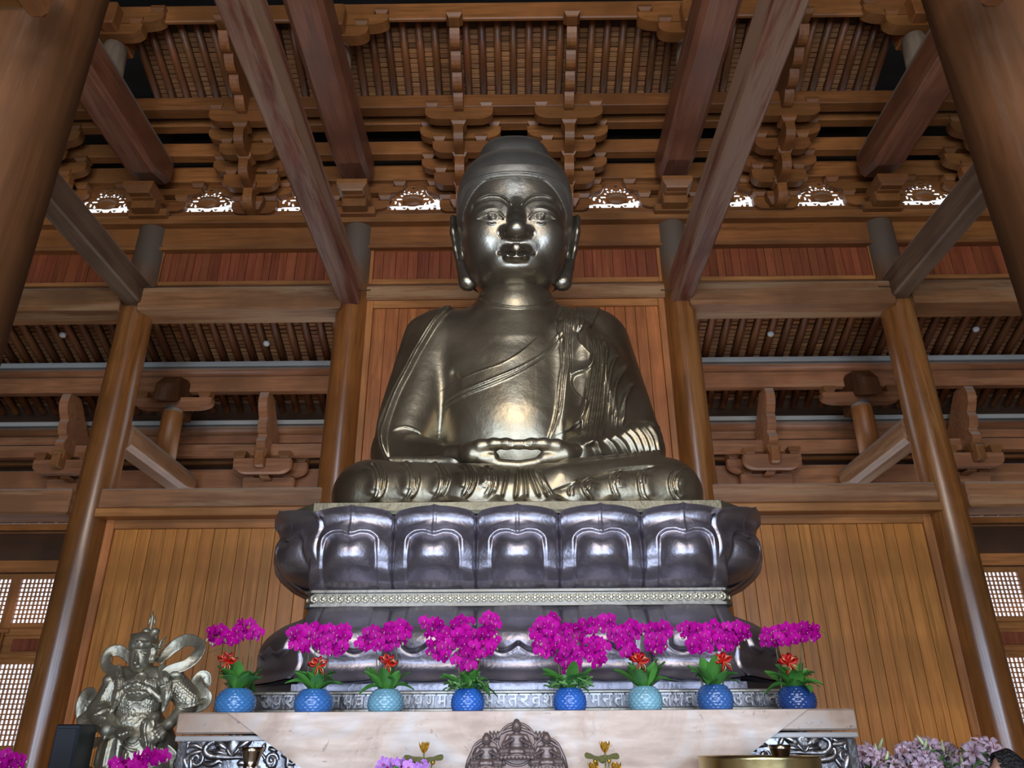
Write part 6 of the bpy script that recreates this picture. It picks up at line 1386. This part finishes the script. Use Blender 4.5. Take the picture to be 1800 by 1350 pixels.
# lower drapes
g.chain([w4(700, 940, -.2), w4(650, 1010, -.24), w4(650, 1120, -.26), w4(700, 1230, -.22)], [.05, .06, .06, .04], .03)
GV, GF = g.mesh(2); Lg = Relief(118, 1055, 385, 1352, 4.0)
wp = lambda *p: [(120 + x / 4.654, 1060 + y / 4.655) for x, y in p]
def scales(poly, sx, sy, ang, amp):
    pts = wp(*poly); xs_ = [p[0] for p in pts]; ys_ = [p[1] for p in pts]; c, s_ = math.cos(R(ang)), math.sin(R(ang))
    def inside(x, y):
        r = False
        for i in range(len(pts)):
            (x1, y1), (x2, y2) = pts[i], pts[i - 1]
            if (y1 > y) != (y2 > y) and x < (x2 - x1) * (y - y1) / (y2 - y1) + x1: r = not r
        return r
    X = Lg.x0 + np.arange(Lg.R.shape[1]) / Lg.q; Y = Lg.y0 + np.arange(Lg.R.shape[0]) / Lg.q; X, Y = np.meshgrid(X, Y)
    u = (X * c + Y * s_) / sx; v = (-X * s_ + Y * c) / sy; row = np.floor(v); uu = (u + .5 * (row % 2)) % 1 - .5; vv = v - row
    b = np.clip(1 - (uu * 2) ** 2, 0, 1) ** .5 * np.clip(1 - (1 - vv) ** 3 * .5, 0, 1) * np.where(vv < .92, 1, .1) * (.55 + .45 * vv)
    msk = np.zeros(Lg.R.shape, np.float32); x0, x1, y0, y1 = min(xs_), max(xs_), min(ys_), max(ys_)
    for j in range(int((y0 - Lg.y0) * Lg.q), min(Lg.R.shape[0], int((y1 - Lg.y0) * Lg.q))):
        for i in range(int((x0 - Lg.x0) * Lg.q), int((x1 - Lg.x0) * Lg.q), 2):
            if inside(Lg.x0 + i / Lg.q, Lg.y0 + j / Lg.q): msk[j, i:i + 2] = 1
    Lg.R += (amp * b * msk).astype(np.float32)
scales([(455, 650), (560, 600), (600, 640), (600, 680), (520, 680), (450, 720)], 4.2, 3.6, 35, .016); scales([(630, 620), (735, 620), (745, 700), (690, 690), (630, 660)], 4.2, 3.6, -30, .016)
scales([(410, 780), (500, 790), (520, 830), (500, 980), (440, 1000), (400, 900)], 4.0, 3.4, 25, .015); scales([(640, 780), (760, 800), (750, 860), (650, 920), (620, 990), (590, 980), (610, 820)], 4.0, 3.4, -25, .015)
scales([(850, 640), (930, 640), (1050, 760), (1075, 815), (990, 835), (900, 820), (830, 740)], 5.2, 4.4, 42, .018); scales([(330, 640), (380, 640), (350, 830), (220, 870), (260, 780)], 4.0, 3.4, -30, .010)
Lg.R *= 1.25
for pts, w, a in ((wp((500, 830), (540, 810), (590, 830), (580, 970), (520, 980), (500, 830)), .7, .012), (wp((515, 880), (535, 860), (555, 880), (555, 920), (535, 940), (515, 920), (515, 880)), .6, .012),
                  (wp((480, 760), (520, 735), (575, 730), (630, 735), (670, 760)), 1.3, .018), (wp((500, 785), (545, 790), (600, 785)), 1.0, .014), (wp((470, 720), (500, 745), (520, 720), (545, 750), (575, 720), (605, 750), (640, 720)), .9, .012),
                  (wp((850, 830), (930, 850), (1010, 840), (1085, 815)), 1.6, .025), (wp((450, 1110), (480, 1150), (520, 1165), (560, 1150), (590, 1110)), 1.2, .02), (wp((430, 1160), (500, 1200), (560, 1210)), 1.5, .02),
                  (wp((560, 600), (600, 580), (640, 600), (620, 660), (600, 700)), 1.4, .02), (wp((210, 930), (290, 880), (340, 880), (370, 950)), 1.6, .02), (wp((130, 940), (220, 920), (300, 940)), 1.4, .018), (wp((110, 1000), (180, 970), (260, 1000)), 1.4, .018),
                  (wp((395, 560), (408, 700), (372, 860)), .9, .014), (wp((430, 560), (436, 700), (400, 840)), .9, .014), (wp((765, 560), (800, 700), (790, 840)), .9, .014), (wp((800, 600), (832, 700), (815, 800)), .9, .014), (wp((640, 960), (625, 1060), (650, 1180)), 1.4, .02), (wp((690, 960), (700, 1000), (690, 1030)), 1.2, .018),
                  (wp((300, 1100), (260, 1200), (230, 1330)), 2.0, .03), (wp((350, 1120), (320, 1230), (300, 1340)), 2.0, .03), (wp((480, 1230), (470, 1300), (460, 1350)), 2.0, .03), (wp((420, 1300), (440, 1340), (430, 1350)), 2, .02)): Lg.ridge(pts, w, a, False)
for i in range(7): Lg.ridge(wp((640 + i * 22, 1150 + 6 * i), (645 + i * 22, 1220)), 1.0, .02)
GV = Lg.apply(GV, GF); o = link('body', np_mesh('body', GV - np.array(gr.location), GF), M['guard'], gr)
# head turned to his right, with the winged helmet
h = SDF((P(225, 1150, GY).x - .16, GY - .42, 2.0), (P(300, 1150, GY).x + .14, GY + .32, 2.95), .0065); k = .02
h.ell(w4(600, 440, -.06), (.108, .13, .155), k).ell(w4(585, 490, -.10), (.085, .09, .09), k).cap(w4(630, 560, .0), w4(620, 500, .0), .075, .07, k)
h.chain([w4(560, 420, -.185), w4(553, 470, -.205), w4(550, 490, -.225)], [.012, .018, .022], .015).ell(w4(553, 495, -.20), (.03, .02, .014), .012)
h.ell(w4(565, 528, -.175), (.030, .02, .011), .01).ell(w4(568, 516, -.178), (.034, .02, .009), .01)
for (x, d) in ((530, -.155), (605, -.165)): h.ell(w4(x, 432, d), (.030, .016, .014), .01).chain([w4(x - 32, 412, d - .002), w4(x, 400, d - .012), w4(x + 36, 412, d + .002)], [.007, .010, .007], .008)
# helmet: skull cap, brow band, cheek plates, ear roll
h.ell(w4(620, 345, -.01), (.135, .155, .13), .012); h.chain([w4(515, 355, -.12), w4(540, 350, -.17), w4(600, 345, -.185), w4(660, 335, -.14), w4(700, 350, -.06)], [.026, .03, .032, .03, .026], .012)
for i in range(9): t = i / 8; h.ell(w4(520 + 130 * t, 330 - 14 * math.sin(math.pi * t) + (i % 2) * 12, -.13 - .07 * math.sin(math.pi * t)), (.020, .02, .018), .008)
h.chain([w4(690, 330, -.06), w4(705, 400, -.06), w4(690, 460, -.08), w4(715, 450, -.03)], [.03, .034, .03, .028], .015)
HV, HF = h.mesh(2); link('head', np_mesh('head', HV - np.array(gr.location), HF), M['guard'], gr)
gl = lambda x, y, d=0.0: tuple(np.array(w4(x, y, d)) - np.array(gr.location))
MB().tube([gl(515, 270, -.03), gl(620, 262, -.03), gl(730, 285, -.02)], [.02, .035, .02], 8).build('helmet_rim', M['guard'], gr)
for x in (640, 710): MB().sph(gl(x, 235, -.02), .043, 14, 10, (1, 1, .9)).build('helmet_knob', M['guard'], gr)
MB().tube([gl(672, 235), gl(680, 180), gl(690, 120), gl(695, 62)], [.018, .012, .014, .003], 8).build('helmet_spike', M['guard'], gr)
MB().tube([gl(650, 185), gl(668, 150), gl(675, 95)], [.006, .012, .003], 6).build('helmet_prong', M['guard'], gr); MB().tube([gl(705, 185), gl(708, 150), gl(712, 100)], [.006, .012, .003], 6).build('helmet_prong', M['guard'], gr)
wg = MB()
for j, (x1, y1) in enumerate(((812, 270), (800, 320), (785, 370), (765, 410))): wg.tube([gl(715, 400 - 10 * j, -.02), gl((715 + x1) / 2 + 6, (400 + y1) / 2 - 26, -.02), gl(x1, y1, .02)], [.016, .024, .003], 8, flat=((0, 1, 0), .4))
wg.build('helmet_wing', M['guard'], gr)
# flying scarves
def scarf(pts, ws, name='scarf', tw=(0, 1, 0), th=.22):
    p = catmull([gl(*q) for q in pts], 7); n = len(p); wi = np.interp(np.linspace(0, 1, n), np.linspace(0, 1, len(ws)), ws); m = MB()
    nn = 16; rings = []
    up = Vector((0, -1, 0))
    for i in range(n):
        t = Vector(p[min(i + 1, n - 1)] - p[max(i - 1, 0)]).normalized(); s_ = t.cross(up).normalized(); b_ = up
        ring = []
        for j in range(nn): a = 2 * math.pi * j / nn; x = math.cos(a); y = math.sin(a); pl = .35 * math.cos(x * 9 + i * .05); ring.append(Vector(p[i]) + s_ * (wi[i] * x) + b_ * (wi[i] * th * (y + pl * .6) + .25 * wi[i] * x * x))
        rings.append(ring)
    vs = [v for r in rings for v in r]; fs = [(i * nn + j, i * nn + (j + 1) % nn, (i + 1) * nn + (j + 1) % nn, (i + 1) * nn + j) for i in range(n - 1) for j in range(nn)] + [tuple(range(nn))[::-1], tuple((n - 1) * nn + j for j in range(nn))]
    m.add(vs, fs, True); m.build(name, M['guard'], gr)
scarf([(735, 490, .05), (800, 420, .1), (880, 350, .12), (970, 305, .1), (1050, 320, .05), (1085, 370, .0), (1040, 450, -.05), (960, 510, -.08), (870, 540, -.1), (800, 580, -.12), (790, 680, -.2)], [.04, .055, .065, .06, .05, .055, .055, .05, .05, .05, .04])
scarf([(520, 490, .0), (480, 430, .02), (420, 390, .03), (350, 400, .02), (315, 450, .0), (320, 520, -.03), (370, 560, -.08), (405, 620, -.15)], [.03, .045, .055, .055, .055, .05, .05, .04])
scarf([(140, 1000, .02), (110, 920, .02), (115, 830, .02), (150, 745, .0), (195, 740, -.04), (190, 800, -.08), (150, 850, -.08)], [.05, .05, .06, .05, .05, .04, .02])
scarf([(1000, 860, .05), (1100, 830, .03), (1130, 770, .0), (1080, 710, .02), (1050, 650, .05), (1080, 600, .08), (1130, 600, .1), (1140, 660, .1), (1110, 690, .1)], [.05, .06, .06, .055, .055, .05, .045, .035, .02])
scarf([(300, 1120, -.05), (200, 1150, .0), (120, 1200, .02), (70, 1270, .0), (70, 1340, -.02), (140, 1380, -.04), (230, 1400, -.05)], [.03, .05, .06, .065, .065, .06, .04])
scarf([(790, 1180, -.1), (850, 1260, -.08), (860, 1360, -.05), (830, 1450, 0)], [.04, .06, .06, .05])
MB().lathe([(.42, 0), (.42, .05), (.34, .1), (.34, .72), (.42, .8), (.42, .9), (.30, .95)], (0, 0, 0), 32).build('statue_base', M['guard'], gr)
MB().lathe([(.36, .92), (.33, 1.05), (.27, 1.25)], (0, 0, 0), 28).build('robe_skirt', M['guard'], gr)
# ============================================================ loudspeaker
SP = P(112, 1273, 7.3); M['spk'] = plain('black speaker cabinet', (.012, .014, .02), .45); M['spk_g'] = plain('black speaker grille', (.02, .022, .03), .7)
x0, x1 = P(93, 1300, 7.3).x, P(137, 1300, 7.3).x; sp = empty('loudspeaker', ((x0 + x1) / 2, 7.3, 0), 'black box loudspeaker at the left, between the glossy column and the guardian', 'speaker', None, kind='thing')
hw = (x1 - x0) / 2; MB().box(-hw, hw, 0, .3, .0, SP.z, .012).build('cabinet', M['spk'], sp); MB().box(-hw + .02, hw - .02, -.012, 0, .1, SP.z - .03, .006).build('grille', M['spk_g'], sp)
# ============================================================ person at the lower right corner (only the head reaches into the picture)
PYp = 5.6; M['skin'] = plain('skin', (.50, .27, .19), .5, Subsurface_Weight=.1); M['hair'] = bronze('black hair', (.012, .009, .009), .42, .9, 60.0); M['shirt'] = plain('dark grey jacket', (.05, .05, .06), .8)
hd = lambda x, y, d=0.0: tuple(P(1480 + x / 5.625, 1270 + y / 5.625, PYp + d)); hc = P(1770, 1352, PYp); kx_ = 1 / 5.625
pe = empty('person', (hc.x, PYp, 0), 'dark-haired person in profile at the lower right corner, facing the lilies', 'person', None, kind='thing')
Zt = hc.z
b = SDF((hc.x - .36, PYp - .42, 0.0), (hc.x + .36, PYp + .42, Zt + .14), .012); k = .03; x_ = hc.x
b.ell((x_, PYp, Zt - .02), (.088, .075, .115), k).ell((x_ - .045, PYp, Zt - .055), (.055, .055, .065), k).ell((x_ - .102, PYp, Zt - .035), (.016, .012, .018), .015).ell((x_ - .088, PYp, Zt - .082), (.014, .022, .012), .012).ell((x_ - .075, PYp, Zt - .115), (.022, .025, .018), .02).ell((x_ - .08, PYp, Zt + .005), (.02, .045, .012), .012)
b.cap((x_ + .02, PYp, Zt - .22), (x_ + .0, PYp, Zt - .08), .058, .055, k)
b.ell((x_ + .02, PYp, Zt - .48), (.125, .19, .24), .05).ell((x_ + .02, PYp, Zt - .80), (.125, .17, .20), .05)
for s_ in (-1, 1):
    b.cap((x_ + .02, PYp + s_ * .17, Zt - .31), (x_ + .03, PYp + s_ * .23, Zt - .62), .058, .045, .04).cap((x_ + .03, PYp + s_ * .23, Zt - .62), (x_ - .08, PYp + s_ * .21, Zt - .86), .044, .032, .03)
    b.ell((x_ - .11, PYp + s_ * .205, Zt - .93), (.03, .02, .06), .02)
    for f_ in range(4): b.cap((x_ - .12 + f_ * .014, PYp + s_ * .205, Zt - .97), (x_ - .125 + f_ * .014, PYp + s_ * .20, Zt - 1.03 + .006 * abs(f_ - 1)), .008, .007, .006)
    b.cap((x_ - .135, PYp + s_ * .195, Zt - .93), (x_ - .145, PYp + s_ * .185, Zt - .98), .010, .008, .008)
    b.cap((x_ + .02, PYp + s_ * .09, Zt - .88), (x_ + .01, PYp + s_ * .10, .48), .088, .062, .04).cap((x_ + .01, PYp + s_ * .10, .48), (x_ + .03, PYp + s_ * .10, .08), .060, .042, .03).cap((x_ + .04, PYp + s_ * .10, .045), (x_ - .14, PYp + s_ * .11, .035), .042, .034, .02)
PV, PF = b.mesh(2); me = np_mesh('body', PV - np.array(pe.location), PF); me.materials.append(M['skin']); me.materials.append(M['shirt'])
zc = PV[PF][:, :, 2].mean(1); yc = PV[PF][:, :, 1].mean(1) - PYp; mi = np.where((zc > Zt - .24) | ((zc > Zt - 1.06) & (zc < Zt - .86) & (np.abs(yc) > .165)), 0, 1).astype(np.int32); me.polygons.foreach_set('material_index', mi); link('body', me, None, pe)
hr = SDF((hc.x - .2, PYp - .2, Zt - .3), (hc.x + .25, PYp + .2, Zt + .2), .008)
hr.ell((x_ + .018, PYp, Zt + .0), (.094, .088, .118), .02).ell((x_ + .085, PYp, Zt + .0), (.05, .06, .06), .03)
hr.fn(lambda X, Y, Z: np.maximum(X - (x_ - .02) - (Z - Zt) * .25, Z - (Zt + .065)) + 0 * Y, .02, 'sub'); hr.fn(lambda X, Y, Z: Z - (Zt - .09) + 0 * X + 0 * Y - (X - x_) * .4, .02, 'sub')
for q_ in range(26):
    a_ = (q_ - 13) / 13 * 1.45; hr.chain([(x_ - .055 + .02 * math.cos(q_ * 2.1), PYp + .085 * math.sin(a_) * .7, Zt + .095 * math.cos(a_) - .005), (x_ + .03, PYp + .093 * math.sin(a_), Zt + .112 * math.cos(a_)), (x_ + .10, PYp + .07 * math.sin(a_), Zt + .04 * math.cos(a_) + .01)], [.008, .010, .008], .006)
V_, F_ = hr.mesh(1); link('hair', np_mesh('hair', V_ - np.array(pe.location), F_), M['hair'], pe)
for s_ in (-1, 1): MB().sph((-.015, s_ * .078, Zt - .035), .026, 10, 8, (.7, .4, 1.1)).build('ear', M['skin'], pe); MB().sph((-.078, s_ * .032, Zt - .012), .010, 8, 6).build('eye', M['hair'], pe)
# glasses
gm = MB()
for s_ in (-1, 1): gm.tube([(-.098 + .0 * t, s_ * .035 + .022 * math.cos(t), Zt - .014 + .018 * math.sin(t)) for t in np.linspace(0, 6.283, 17)], .0018, 5, cap=False); gm.tube([(-.095, s_ * .055, Zt - .012), (-.01, s_ * .08, Zt - .02)], .0018, 5)
gm.build('glasses', M['soil'], pe)['kind'] = 'stuff'
